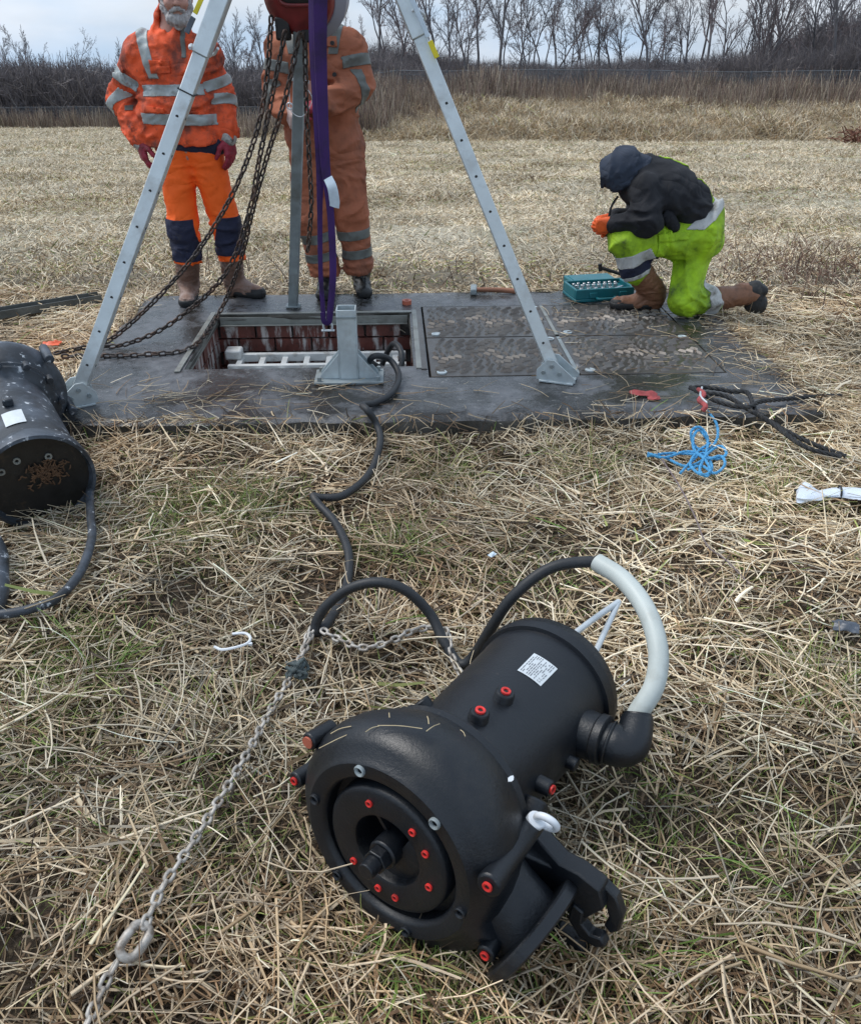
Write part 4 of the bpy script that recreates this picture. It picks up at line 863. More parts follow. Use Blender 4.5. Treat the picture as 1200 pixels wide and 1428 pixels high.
for i in range(5):
    a_, b_ = K_(.04 + i * .05, .045, .063), K_(.075 + i * .05, .100, .063); m_b = MB().bar(a_, b_, .009, .006); m_b.torus(b_, UP, .009, .004, 14, 6); m_b.torus(a_, UP, .008, .004, 14, 6); m_b.build('spanner', M['steel'], tcase)
MB().bar(K_(.29, .06, .064), K_(.36, .10, .066), .014, .012).build('ratchet', M['steel'], tcase, bevel=.004)
MB().box(K_(cw_ * .60, cd_ + .115, .040), (cw_ * .8, .20, .045), (kx, ky, UP)).build('case_lid', M['teal'], tcase, bevel=.008)
MB().box(K_(cw_ * .60, cd_ + .115, .064), (cw_ * .7, .15, .004), (kx, ky, UP)).build('lid_recess', M['teal'], tcase, bevel=.001)
for x in (.12, .32): MB().box(K_(x, -.005, .045), (.05, .012, .035), (kx, ky, UP)).build('latch', M['teal'], tcase, bevel=.003)
MB().tube(spline([K_(.14, -.012, .03), K_(.15, -.04, .03), K_(.25, -.04, .03), K_(.26, -.012, .03)], 16), .008, 8).build('handle', M['teal'], tcase)
kb = thing('lifting_key', D(850, 377, 5.4), 'black T bar key leaning out of the straw behind the teal tool case', 'lifting key')
MB().tube([D(836, 373, 5.35), D(880, 387, 5.5)], .011, 8).build('bar', M['sole'], kb); MB().tube([D(836, 368, 5.35), D(836.5, 378, 5.35)], .013, 8).build('t_handle', M['sole'], kb)

# ------------------------------------------------------------------ people: signed distance bodies turned into smooth meshes
def smin(a, b, k):
    h = np.clip(.5 + .5 * (b - a) / k, 0, 1); return b + (a - b) * h - k * h * (1 - h)
class SDF:
    def __init__(s, k=.03): s.k = k; s.p = []; s.lo = []; s.hi = []; s.post = []
    def _bb(s, pts, r): pts = np.asarray(pts, float); s.lo.append(pts.min(0) - r); s.hi.append(pts.max(0) + r)
    def cap(s, a, b, ra, rb=None, k=None, flat=None, cut=False):
        a, b = np.asarray(a, float), np.asarray(b, float); rb = ra if rb is None else rb; 
        if not cut: s._bb([a, b], max(ra, rb))
        def f(P):
            Q, A, Bq = P, a, b
            if flat is not None:
                n_, sc_ = nrm(flat[0]), flat[1]; Mx = np.eye(3) + np.outer(n_, n_) * (1 / sc_ - 1); Q = (P - a) @ Mx; A = V3(0, 0, 0); Bq = Mx @ (b - a)
            ba = Bq - A; t = np.clip(((Q - A) @ ba) / (ba @ ba + 1e-9), 0, 1); d = np.linalg.norm(Q - A - t[:, None] * ba, axis=1) - (ra + (rb - ra) * t)
            return d * (flat[1] ** .5 if flat is not None else 1)
        s.p.append((f, s.k if k is None else k, cut)); return s
    def ell(s, c, r, ax=None, k=None, cut=False):
        c = np.asarray(c, float); r = np.asarray(r, float); X = np.eye(3) if ax is None else np.array(ax)
        if not cut: s._bb([c], r.max())
        def f(P):
            q_ = (P - c) @ X.T; k0 = np.linalg.norm(q_ / r, axis=1); k1 = np.linalg.norm(q_ / (r * r), axis=1); return k0 * (k0 - 1) / (k1 + 1e-9)
        s.p.append((f, s.k if k is None else k, cut)); return s
    def plane(s, o, n): o = np.asarray(o, float); n = nrm(n); s.post.append(lambda P, d: np.maximum(d, (P - o) @ n)); return s
    def __call__(s, P):
        d = None
        for f, k, cut in s.p:
            e = f(P)
            if d is None: d = e
            elif cut: d = -smin(-d, e, k)
            else: d = smin(d, e, k)
        for g in s.post: d = g(P, d)
        return d
def folds(P, amp, freq, seed, stretch=(1, 1, 1)):
    Q = P * np.asarray(stretch); w_ = vnoise(Q, freq * .5, seed + 50)[:, None] * .35
    n = vnoise(Q + w_, freq, seed); n2_ = vnoise(Q + w_, freq * 2.1, seed + 7)
    return -1.5 * amp * ((1 - np.abs(2 * n - 1)) ** 2.2 * .9 - .35 + .5 * ((1 - np.abs(2 * n2_ - 1)) ** 1.8 - .4))
def surf(sdf, h, fold=None, pad=.04):
    lo = np.min(sdf.lo, 0) - pad; hi = np.max(sdf.hi, 0) + pad; N_ = np.ceil((hi - lo) / h).astype(int) + 1
    ax = [lo[k] + np.arange(N_[k]) * h for k in range(3)]; Gd = np.stack(np.meshgrid(*ax, indexing='ij'), -1).reshape(-1, 3)
    d = sdf(Gd)
    if fold:
        m = np.abs(d) < .06; d = d.copy(); d[m] += fold(Gd[m])
    F = d.reshape(N_); ins = F < 0
    n = N_ - 1; cnt = np.zeros(n); acc = np.zeros((*n, 3))
    def sl_(o): return tuple(slice(o[k], o[k] + n[k]) for k in range(3))
    cs = [(i, j, k) for i in (0, 1) for j in (0, 1) for k in (0, 1)]
    for a in cs:
        for b in cs:
            df = [b[k] - a[k] for k in range(3)]
            if sum(map(abs, df)) != 1 or sum(df) < 0: continue
            fa, fb = F[sl_(a)], F[sl_(b)]; x = (fa < 0) != (fb < 0); t = np.where(x, fa / np.where(x, fa - fb, 1), 0)
            for k in range(3): acc[..., k] += np.where(x, a[k] + t * df[k], 0)
            cnt += x
    act = cnt > 0; ids = -np.ones(n, int); ids[act] = np.arange(act.sum())
    I = np.argwhere(act); verts = lo + (I + acc[act] / cnt[act][:, None]) * h
    quads = []
    for k in range(3):
        u, w_ = (k + 1) % 3, (k + 2) % 3
        a = [slice(None)] * 3; b = [slice(None)] * 3; a[k] = slice(0, -1); b[k] = slice(1, None)
        x = ins[tuple(a)] != ins[tuple(b)]; E_ = np.argwhere(x); E_ = E_[(E_[:, u] > 0) & (E_[:, w_] > 0) & (E_[:, u] < n[u]) & (E_[:, w_] < n[w_])]
        s_ = ins[tuple(a)][tuple(E_.T)]
        def at(du, dw): J = E_.copy(); J[:, u] -= du; J[:, w_] -= dw; return ids[tuple(J.T)]
        qd_ = np.stack([at(1, 1), at(0, 1), at(0, 0), at(1, 0)], 1); qd_[~s_] = qd_[~s_][:, ::-1]; quads.append(qd_)
    return verts, np.concatenate(quads)
def sobj(name, sdf, h, mat, par, fold=None):
    v, f = surf(sdf, h, fold); return put(name, mesh_np(name, v, f), mat, par)
def strip(src, name, mat, planes, keep=None, off=.004):
    """piece of cloth lying on src: the part of its surface inside all planes (point, normal pointing out)"""
    bm = bmesh.new(); bm.from_mesh(src.data)
    for o_, n_ in planes:
        bmesh.ops.bisect_plane(bm, geom=list(bm.verts) + list(bm.edges) + list(bm.faces), plane_co=Vector(o_), plane_no=Vector(nrm(n_)), clear_outer=True)
    if keep:
        bad = [f for f in bm.faces if not keep(np.array(f.calc_center_median()))]; bmesh.ops.delete(bm, geom=bad, context='FACES')
    bm.faces.ensure_lookup_table(); left = set(bm.faces); isl = []
    while left:
        st = [left.pop()]; cur = list(st)
        while st:
            for e in st.pop().edges:
                for f2 in e.link_faces:
                    if f2 in left: left.discard(f2); st.append(f2); cur.append(f2)
        isl.append(cur)
    isl.sort(key=lambda c_: sum(f.calc_area() for f in c_)); bmesh.ops.delete(bm, geom=[f for c_ in isl[:-1] for f in c_], context='FACES')
    bm.normal_update()
    for v in bm.verts: v.co += v.normal * off
    me = bpy.data.meshes.new(name); bm.to_mesh(me); bm.free(); me.shade_smooth()
    o = put(name, me, mat, None); parent(o, src)
    md = o.modifiers.new('thickness', 'SOLIDIFY'); md.thickness = off * .9; md.offset = -1
    return o
def ring(src, name, mat, a, b, t0, width, rad, off=.004):
    """band round the limb a-b at fraction t0"""
    a, b = np.asarray(a, float), np.asarray(b, float); t = nrm(b - a); c = a + (b - a) * t0
    return strip(src, name, mat, [(c + t * width / 2, t), (c - t * width / 2, -t)], lambda p: np.linalg.norm((p - c) - t * ((p - c) @ t)) < rad, off)
def hand(name, par, mat, wrist, f, n, s, curl=(15, 25, 15), spread=.0, h=.0042, sc_=1.0, cuff=None, thumb=(.55, .65, .35)):
    """five fingered hand: f towards the fingers, n out of the palm, s towards the thumb"""
    f = nrm(f); n = nrm(n - f * (np.asarray(n) @ f)); s = np.cross(n, f) if s > 0 else -np.cross(n, f)
    wrist = np.asarray(wrist, float); H = SDF(.014); k = sc_
    H.cap(wrist - f * .03 * k, wrist + f * .02 * k, .030 * k, .030 * k, flat=(n, .78))
    off = [.030, .010, -.010, -.028]; ln = [.072, .080, .074, .058]; rr = [.0105, .011, .0105, .0092]
    for i in range(4):
        b_ = wrist + (f * (.085 - .006 * abs(i - 1.2)) + s * off[i]) * k; H.cap(wrist + (f * .015 + s * off[i] * .75) * k, b_, .0175 * k, .0155 * k)
    for i in range(4):
        p_ = wrist + (f * (.088 - .006 * abs(i - 1.2)) + s * off[i]) * k; d_ = nrm(f + s * spread * (1.5 - i) / 1.5); an = 0
        for j, (q_, c_) in enumerate(zip((.45, .31, .26), curl)):
            an += R(c_ * (1 + .12 * i)); dd = d_ * math.cos(an) + n * math.sin(an); e = p_ + dd * ln[i] * q_ * k; H.cap(p_, e, rr[i] * (1.05 - .08 * j) * k, rr[i] * (.97 - .08 * j) * k, k=.006); p_ = e
    p_ = wrist + (f * .022 + s * .026 + n * .006) * k; d_ = nrm(f * thumb[0] + s * thumb[1] + n * thumb[2]); e = p_ + d_ * .042 * k; H.cap(p_, e, .0165 * k, .0135 * k, k=.012)
    d2 = nrm(f * .9 + s * .15 + n * .4); e2 = e + d2 * .030 * k; H.cap(e, e2, .0125 * k, .0115 * k, k=.006); H.cap(e2, e2 + nrm(d2 + n * .2) * .024 * k, .0115 * k, .0095 * k, k=.006)
    return sobj(name, H, h, mat, par, lambda P: folds(P, .0012, 60, 3))
def head(S_, c, f, u, k=1.0):
    """adds a head with a face to a body field: c centre, f facing, u up"""
    f = nrm(f); u = nrm(u - f * (np.asarray(u) @ f)); r = np.cross(f, u); q_ = lambda x, y, z: c + (r * x + f * y + u * z) * k
    A = (r, f, u)
    S_.ell(q_(0, -.012, .030), V3(.078, .098, .090) * k, A, k=.02); S_.ell(q_(0, .018, -.040), V3(.062, .074, .078) * k, A, k=.03)
    S_.cap(q_(0, .055, -.095), q_(0, .035, -.095), .026 * k, .035 * k, k=.03)
    for sx_ in (-1, 1):
        S_.ell(q_(sx_ * .032, .098, .008), V3(.017, .016, .012) * k, A, k=.012, cut=True); S_.cap(q_(sx_ * .050, .083, .026), q_(sx_ * .014, .094, .028), .010 * k, k=.014)
        S_.ell(q_(sx_ * .040, .072, -.030), V3(.024, .022, .022) * k, A, k=.02)
        S_.ell(q_(sx_ * .083, -.008, -.008), V3(.010, .020, .033) * k, A, k=.008)
    S_.cap(q_(0, .094, .018), q_(0, .112, -.026), .009 * k, .013 * k, k=.010)
    for sx_ in (-1, 1): S_.cap(q_(sx_ * .010, .103, -.028), q_(sx_ * .012, .100, -.028), .008 * k, k=.008)
    S_.cap(q_(-.020, .087, -.062), q_(.020, .087, -.062), .007 * k, k=.008); S_.cap(q_(-.017, .085, -.073), q_(.017, .085, -.073), .008 * k, k=.008)
    return q_
def boot(name, par, mats, heel, toe, shin, sh_r=.058, h=.0075, grd=None, length=None):
    """heel, toe on the ground; shin top of the shaft"""
    heel, toe, shin = [np.asarray(q_, float) for q_ in (heel, toe, shin)]; t = nrm(toe - heel); g_ = heel[2] if grd is None else grd; ex = V3(0, 0, 1); sd_ = np.cross(t, ex)
    def foot(grow, ztop=None):
        B_ = SDF(.03); ln = np.linalg.norm(toe - heel)
        B_.cap(heel + t * .045 + ex * .035, heel + t * .12 + ex * .040, .042 + grow, .046 + grow); B_.cap(heel + t * .12 + ex * .038, heel + t * (ln - .052) + ex * .030, .044 + grow, .047 + grow, flat=(ex, .92)); return B_
    an = heel + t * .055 + ex * .10
    B_ = foot(0); B_.cap(heel + t * .055 + ex * .04, an, .046, .050, k=.03); B_.cap(an, shin, sh_r * .88, sh_r, k=.04); B_.cap(heel + t * .07 + ex * .10, heel + t * .15 + ex * .045, .042, .042)
    B_.plane(heel + ex * (g_ - heel[2] + .006), -ex)
    root = sobj(name, B_, h, mats[0], par, lambda P: folds(P, .006, 13, 5, (1, 1, 2.2)))
    S_ = foot(.007); S_.plane(heel + ex * .002, -ex).plane(heel + ex * .034 + t * 0, ex - t * .04)
    parent(sobj('sole', S_, h, mats[1], None), root)
    C_ = SDF(.02); ln = np.linalg.norm(toe - heel); C_.cap(toe - t * .052 + ex * .030, toe - t * .09 + ex * .035, .052, .047, flat=(ex, .92)); C_.plane(heel + ex * .004, -ex).plane(toe - t * .075 + ex * .03, -t * 1 - ex * .2).plane(heel + ex * .062, ex)
    if mats[2]: parent(sobj('toe_cap', C_, h, mats[2], None), root)
    return root

# ---- bearded man in hi-vis jacket
Y = 5.28
j = dict(pel=D(264, 203, Y), hR=D(246, 212, Y), hL=D(285, 212, Y), kR=D(256, 318, Y - .04), kL=D(315, 312, Y + .03), aR=D(266, 392, Y - .06), aL=D(328, 386, Y + .06),
         che=D(241, 92, Y), bel=D(250, 165, Y - .02), sR=D(193, 66, Y), sL=D(287, 72, Y), eR=D(172, 140, Y + .06), eL=D(309, 138, Y + .04), wR=D(192, 190, Y - .05), wL=D(317, 184, Y - .02), nk=D(240, 30, Y), hd=D(244, -6, Y - .05))
p1 = thing('person', (float(j['pel'][0]), Y, .12), 'grey bearded person in an orange hi-vis jacket and bright orange trousers standing on the slab', 'person')
fwd = nrm(V3(.28, -1, -.12)); dep = V3(0, 1, 0)
Bd = SDF(.03); Bd.cap(j['che'] + V3(-.07, 0, 0), j['che'] + V3(.07, 0, 0), .11, flat=(dep, .8)); Bd.cap(j['che'], j['pel'], .12, .12, flat=(dep, .8))
for a_, b_, r0, r1 in (('hR', 'kR', .075, .055), ('hL', 'kL', .075, .055), ('kR', 'aR', .042, .014), ('kL', 'aL', .042, .014), ('sR', 'eR', .055, .045), ('sL', 'eL', .055, .045), ('eR', 'wR', .042, .030), ('eL', 'wL', .042, .030)): Bd.cap(j[a_], j[b_] + (V3(0, .055, .06) if b_[0] == 'a' else 0), r0, r1)
Bd.cap(j['nk'] - UP * .06, j['nk'] + UP * .05, .062, .058); Bd.cap(j['nk'] - UP * .06, j['sR'], .06, .05); Bd.cap(j['nk'] - UP * .06, j['sL'], .06, .05)
hq = head(Bd, j['hd'], fwd, UP + fwd * .05)
body = sobj('body', Bd, .0085, M['skin'], p1)
for sx_ in (-1, 1):
    e = MB().lathe([(0, .0005), (.0, .004)], hq(0, 0, 0), UP, SX, 6); e = SDF(.002).ell(hq(sx_ * .032, .086, .008), V3(.012, .012, .012)); parent(sobj('eye', e, .003, M['eye'], None), body)
be = SDF(.02); be.cap(hq(-.033, .066, -.106), hq(.033, .066, -.106), .026, k=.02); be.cap(hq(0, .082, -.108), hq(0, .068, -.130), .030, .022)
for sx_ in (-1, 1):
    be.cap(hq(sx_ * .036, .066, -.095), hq(sx_ * .066, .030, -.055), .020, .015); be.cap(hq(sx_ * .066, .030, -.055), hq(sx_ * .076, .004, .0), .014, .010); be.cap(hq(0, .106, -.046), hq(sx_ * .034, .084, -.064), .007, .0075, k=.006)
sobj('beard', be, .005, M['beard'], p1, lambda P: folds(P, .006, 45, 2, (1, 1, .35)))
hr = SDF(.02).ell(hq(0, -.022, .045), V3(.086, .098, .088)); hr.plane(hq(0, .045, .05), fwd).plane(hq(0, 0, -.03), -UP); sobj('hair', hr, .007, M['beard'], p1, lambda P: folds(P, .005, 40, 2))
# trousers, knee patches
T_ = SDF(.05); T_.cap(j['pel'] + V3(-.085, 0, .03), j['pel'] + V3(.085, 0, .03), .115, flat=(dep, .85)); 
for k_, a_, t_ in (('hR', 'kR', 'aR'), ('hL', 'kL', 'aL')):
    T_.cap(j[k_], j[a_], .106, .084, k=.03); T_.cap(j[a_], j[a_] + (j[t_] - j[a_]) * .62, .082, .074, k=.03)
cutz = D(262, 362, Y)[2]; T_.plane(V3(0, 0, cutz), -UP)
tr = sobj('trousers', T_, .0095, M['hivis_trouser'], p1, lambda P: folds(P, .012, 9, 11, (1, 1, 1.6)) * (.45 + .8 * sstep(.75, .5, P[:, 2])))
for k_, (xa, xb) in (('kR', (233, 277)), ('kL', (306, 342))):
    a_ = j[k_]; top = a_[2] + (.06 if k_ == 'kR' else .05); xm = D((xa + xb) / 2, 320, Y)[0]
    strip(tr, 'knee_patch', M['navy'], [(V3(0, 0, top), UP), (V3(0, 0, cutz + (.012 if k_ == 'kR' else .03)), -UP), (V3(D(xa, 320, Y)[0], 0, a_[2]), V3(-1, 0, -.05 if k_ == 'kR' else .30)), (V3(D(xb, 320, Y)[0], 0, a_[2]), V3(1, 0, .1))], lambda p, a_=a_: p[1] < a_[1] + .04 and abs(p[0] - a_[0]) < .2, .005)
# boots
mt = (M['boot_tan'], M['sole'], None)
boot('boot', p1, mt, G(266, 413, .12) + V3(.0, .03, 0), G(266, 429, .12) + V3(-.02, -.02, 0), j['aR'] + (j['kR'] - j['aR']) * .56, .076)
boot('boot', p1, (M['boot_tan'], M['sole'], M['sole']), G(319, 410, .12), G(370, 416, .12), j['aL'] + (j['kL'] - j['aL']) * .60, .076)
# jacket
J_ = SDF(.05); J_.cap(j['che'] + V3(-.095, 0, .0), j['che'] + V3(.10, 0, -.02), .145, flat=(dep, .86)); J_.cap(j['bel'] + V3(-.095, -.01, .05), j['bel'] + V3(.09, -.01, .05), .130, flat=(dep, .95)); J_.cap(j['bel'] + V3(-.105, -.0, -.10), j['bel'] + V3(.12, 0, -.10), .122, flat=(dep, .95))
J_.cap(j['nk'] - UP * .10, j['sR'] - UP * .015, .085, .075); J_.cap(j['nk'] - UP * .10, j['sL'] - UP * .015, .085, .07)
J_.cap(j['sR'] - UP * .03, j['eR'], .092, .080, k=.03); J_.cap(j['eR'], j['wR'], .078, .058, k=.03); J_.cap(j['sL'] - UP * .03, j['eL'], .084, .076, k=.03); J_.cap(j['eL'], j['wL'], .074, .056, k=.03)
J_.cap(j['nk'] - UP * .05 - fwd * .02, j['nk'] + UP * .01 - fwd * .02, .095, .088, k=.03); J_.cap(j['nk'] - UP * .03 + fwd * .02, j['nk'] + UP * .09 + fwd * .04, .055, .060, k=.012, cut=True)
J_.plane(D(255, 203, Y - .1), V3(.05, 0, -1))
ja = sobj('jacket', J_, .0095, M['hivis_dirty'], p1, lambda P: folds(P, .016, 7.5, 21, (1.0, 1, 1.7)))
zt1 = D(240, 118, Y - .13)[2]; arm = lambda p: p[0] < D(212, 110, Y)[0] or p[0] > D(286, 110, Y)[0]
strip(ja, 'reflective_band', M['band'], [(V3(0, 0, zt1 + .028), V3(-.02, 0, 1)), (V3(0, 0, zt1 - .028), V3(.02, 0, -1))], lambda p: D(205, 110, Y)[0] < p[0] < D(288, 110, Y)[0] and p[1] < Y)
zt2 = D(250, 178, Y - .13)[2]; strip(ja, 'reflective_band', M['band'], [(V3(0, 0, zt2 + .028), V3(.03, 0, 1)), (V3(0, 0, zt2 - .028), V3(-.03, 0, -1))], lambda p: D(200, 110, Y)[0] < p[0] < D(300, 110, Y)[0])
for a_, b_, c_ in ((190, 196, -1), ): 
    q0, q1 = D(187, 30, Y - .12), D(216, 116, Y - .13); t_ = nrm(q1 - q0); sn = nrm(np.cross(t_, dep)); 
    strip(ja, 'reflective_band', M['band'], [(q0 + sn * .028, sn), (q0 - sn * .028, -sn), (V3(0, 0, zt1 + .03), -UP)], lambda p: p[1] < Y + .02)
    q0, q1 = D(276, 60, Y - .12), D(272, 110, Y - .13); t_ = nrm(q1 - q0); sn = nrm(np.cross(t_, dep)); strip(ja, 'reflective_band', M['band'], [(q0 + sn * .028, sn), (q0 - sn * .028, -sn), (V3(0, 0, zt1 + .03), -UP)], lambda p: p[1] < Y + .02)
ring(ja, 'reflective_band', M['band'], j['sR'], j['eR'], .52, .055, .13); ring(ja, 'reflective_band', M['band'], j['eR'], j['wR'], .10, .05, .125)
ring(ja, 'reflective_band', M['band'], j['sL'], j['eL'], .62, .055, .115); ring(ja, 'reflective_band', M['band'], j['eL'], j['wL'], .12, .05, .10)
zf = D(255, 120, Y)[2]; zx = D(252, 60, Y - .14)[0]
strip(ja, 'zip_flap', M['band_dark'], [(V3(zx + .012, 0, 0), V3(1, 0, 0)), (V3(zx - .012, 0, 0), V3(-1, 0, 0)), (V3(0, 0, D(250, 80, Y)[2]), -UP)], lambda p: p[1] < Y and p[2] < j['nk'][2] + .02, .004)
strip(ja, 'pocket_flap', M['hivis_dirty'], [(D(223, 84, Y - .13), UP), (D(223, 102, Y - .13), -UP), (D(219, 95, Y), V3(-1, 0, 0)), (D(246, 95, Y), V3(1, 0, 0))], lambda p: p[1] < Y, .010)
for xa, xb in ((214, 240), (262, 284)): strip(ja, 'pocket_flap', M['hivis_dirty'], [(D(226, 150, Y - .13), V3(.1, 0, 1)), (D(226, 157, Y - .13), -UP), (D(xa, 152, Y), V3(-1, 0, 0)), (D(xb, 152, Y), V3(1, 0, 0))], lambda p: p[1] < Y, .010)
strip(ja, 'patch', M['band_dark'], [(D(172, 148, Y - .1), UP), (D(172, 155, Y - .1), -UP), (D(170, 150, Y - .1), V3(-1, 0, 0)), (D(181, 150, Y - .1), V3(1, 0, 0))], lambda p: p[1] < Y + .05, .004)
U_ = SDF(.03); U_.cap(j['pel'] + V3(-.07, -.005, .02), j['pel'] + V3(.10, -.005, .02), .118, flat=(dep, .92)); U_.plane(D(270, 213, Y - .1), V3(-.15, 0, -1)).plane(D(260, 195, Y - .1), UP); sobj('undershirt_hem', U_, .0095, M['navy'], p1, lambda P: folds(P, .002, 12, 4))
for w_, e_, sg, fd, nn in (('wR', 'eR', -1, V3(.18, -.10, -1), V3(.9, .5, .1)), ('wL', 'eL', 1, V3(.06, -.05, -1), V3(-.9, .45, .1))):
    t_ = nrm(j[w_] - j[e_]); cu = SDF(.02).cap(j[w_] - t_ * .03, j[w_] + t_ * .035, .052, .046); sobj('cuff', cu, .008, M['knit'], p1, lambda P: folds(P, .004, 30, 8))
    hand('glove', p1, M['glove_red'], j[w_] + t_ * .03, fd, nn, sg, curl=(14, 24, 18), sc_=1.12)

# ---- middle person in faded coverall
Y = 5.36
m = dict(pel=D(452, 192, Y), hR=D(434, 205, Y), hL=D(476, 205, Y), kR=D(436, 305, Y - .05), kL=D(492, 300, Y - .03), aR=D(457, 392, Y - .02), aL=D(503, 388, Y), che=D(440, 88, Y), bel=D(445, 150, Y),
         sR=D(392, 62, Y), sL=D(488, 60, Y), eR=D(386, 135, Y - .02), eL=D(500, 122, Y - .02), wR=D(404, 162, Y - .22), wL=D(448, 146, Y - .24), nk=D(440, 22, Y), hd=D(440, -12, Y - .10))
p2 = thing('person', (float(m['pel'][0]), Y, .12), 'person in faded brownish orange coveralls standing behind the hoist and sling', 'person')
fwd = nrm(V3(0, -1, -.35))
Bd = SDF(.03); Bd.cap(m['che'] + V3(-.08, 0, 0), m['che'] + V3(.08, 0, 0), .11, flat=(dep, .8)); Bd.cap(m['che'], m['pel'], .12, .12, flat=(dep, .8))
for a_, b_, r0, r1 in (('hR', 'kR', .08, .055), ('hL', 'kL', .08, .055), ('kR', 'aR', .045, .024), ('kL', 'aL', .045, .024), ('sR', 'eR', .052, .045), ('sL', 'eL', .052, .045), ('eR', 'wR', .04, .030), ('eL', 'wL', .04, .030)): Bd.cap(m[a_], m[b_] + (V3(0, .03, .06) if b_[0] == 'a' else 0), r0, r1)
Bd.cap(m['nk'] - UP * .07, m['nk'] + UP * .05, .062, .058); Bd.cap(m['nk'] - UP * .07, m['sR'], .06, .05); Bd.cap(m['nk'] - UP * .07, m['sL'], .06, .05)
hq = head(Bd, m['hd'], fwd, UP + V3(0, -.2, 0)); body = sobj('body', Bd, .0095, M['skin'], p2)
for sx_ in (-1, 1): parent(sobj('eye', SDF(.002).ell(hq(sx_ * .032, .086, .008), V3(.012, .012, .012)), .003, M['eye'], None), body)
hr = SDF(.02).ell(hq(0, -.022, .045), V3(.086, .098, .088)); hr.plane(hq(0, .045, .05), fwd).plane(hq(0, 0, -.03), -UP); sobj('hair', hr, .008, M['beard'], p2)
C_ = SDF(.05); C_.cap(m['che'] + V3(-.11, 0, 0), m['che'] + V3(.11, 0, 0), .135, flat=(dep, .85)); C_.cap(m['bel'] + V3(-.10, 0, 0), m['bel'] + V3(.10, 0, 0), .125, flat=(dep, .9)); C_.cap(m['pel'] + V3(-.095, 0, -.02), m['pel'] + V3(.095, 0, -.02), .13, flat=(dep, .9))
C_.cap(m['nk'] - UP * .10, m['sR'] - UP * .02, .08, .07); C_.cap(m['nk'] - UP * .10, m['sL'] - UP * .02, .08, .07); C_.cap(m['nk'] - UP * .06, m['nk'] + UP * .0, .085, .080)
for a_, b_, c_ in (('hR', 'kR', 'aR'), ('hL', 'kL', 'aL')):
    C_.cap(m[a_], m[b_], .120, .100, k=.03); C_.cap(m[b_], m[b_] + (m[c_] - m[b_]) * .86, .098, .088, k=.03)
for a_, b_, c_ in (('sR', 'eR', 'wR'), ('sL', 'eL', 'wL')):
    C_.cap(m[a_] - UP * .03, m[b_], .086, .080, k=.03); C_.cap(m[b_], m[b_] + (m[c_] - m[b_]) * .86, .078, .066, k=.03)
C_.cap(m['nk'] - UP * .02 - dep * .03, m['nk'] + UP * .09 - dep * .05, .055, .060, k=.012, cut=True)
C_.plane(V3(0, 0, D(480, 379, Y)[2]), -UP)
co = sobj('coverall', C_, .0098, M['coverall'], p2, lambda P: folds(P, .016, 6.5, 31, (1, 1, 1.5)))
zt1 = D(440, 84, Y - .12)[2]; strip(co, 'reflective_band', M['band_dark'], [(V3(0, 0, zt1 + .026), UP), (V3(0, 0, zt1 - .030), -UP)], lambda p: D(402, 80, Y)[0] < p[0] < D(474, 80, Y)[0])
for xx in (466, 404): 
    q0 = D(xx, 60, Y - .12); strip(co, 'reflective_band', M['band_dark'], [(q0 + V3(.026, 0, 0), V3(1, 0, -.22 if xx > 440 else .22)), (q0 - V3(.026, 0, 0), V3(-1, 0, .22 if xx > 440 else -.22)), (V3(0, 0, zt1 + .03), -UP)], lambda p: p[1] < Y + .03)
for s_, e_, w_ in (('sL', 'eL', 'wL'), ('sR', 'eR', 'wR')):
    ring(co, 'reflective_band', M['band_dark'], m[s_], m[e_], .42, .058, .12); ring(co, 'reflective_band', M['band_dark'], m[e_], m[w_], .12, .055, .115)
for k_, a_ in (('kR', 'aR'), ('kL', 'aL')):
    for t_ in (.26, .56): ring(co, 'reflective_band', M['band_dark'], m[k_], m[a_], t_, .056, .16)
strip(co, 'pocket_flap', M['coverall'], [(D(455, 52, Y - .12), UP), (D(455, 66, Y - .12), -UP), (D(452, 60, Y), V3(-1, 0, 0)), (D(472, 60, Y), V3(1, 0, 0))], lambda p: p[1] < Y, .010)
for bx_, by_ in ((466, 104), (463, 60)): c = D(bx_, by_, Y - .155); MB().cyl(c + dep * .03, c - dep * .008, .011, 12).build('button', M['ink'], co)
boot('boot', p2, (M['boot_black'], M['sole'], None), G(456, 405, .12) + V3(0, .06, 0), G(455, 420, .12) + V3(-.02, .0, 0), m['aR'] + UP * .17, .062)
boot('boot', p2, (M['boot_black'], M['sole'], None), G(502, 402, .12) + V3(0, .06, 0), G(507, 417, .12) + V3(.01, .0, 0), m['aL'] + UP * .17, .062)
t_ = nrm(m['wR'] - m['eR']); hand('glove', p2, M['glove_pale'], m['wR'] + V3(-.005, -.0, .02), V3(.35, -.7, -.55), V3(1, .35, -.1), 1, curl=(38, 48, 35))
hand('glove', p2, M['glove_red'], m['wL'] + V3(-.0, .0, .0), V3(-.85, -.45, -.15), V3(-.2, .3, -1), 1, curl=(35, 45, 30), sc_=1.1)
cu = SDF(.02).cap(m['eL'] + (m['wL'] - m['eL']) * .82, m['wL'] + nrm(m['wL'] - m['eL']) * .01, .054, .048); sobj('cuff', cu, .008, M['glove_red'], p2)
pu = thing('pull_tag', D(421, 148, Y - .36), 'small white tag held in the hands of the person in coveralls', 'tag')
MB().box(D(421, 147, Y - .36), (.022, .006, .10)).build('tag_plate', M['white_plastic'], pu, bevel=.003); MB().torus(D(404, 148, Y - .36), V3(.2, 1, .2), .016, .004).build('tag_ring', M['zinc'], pu)

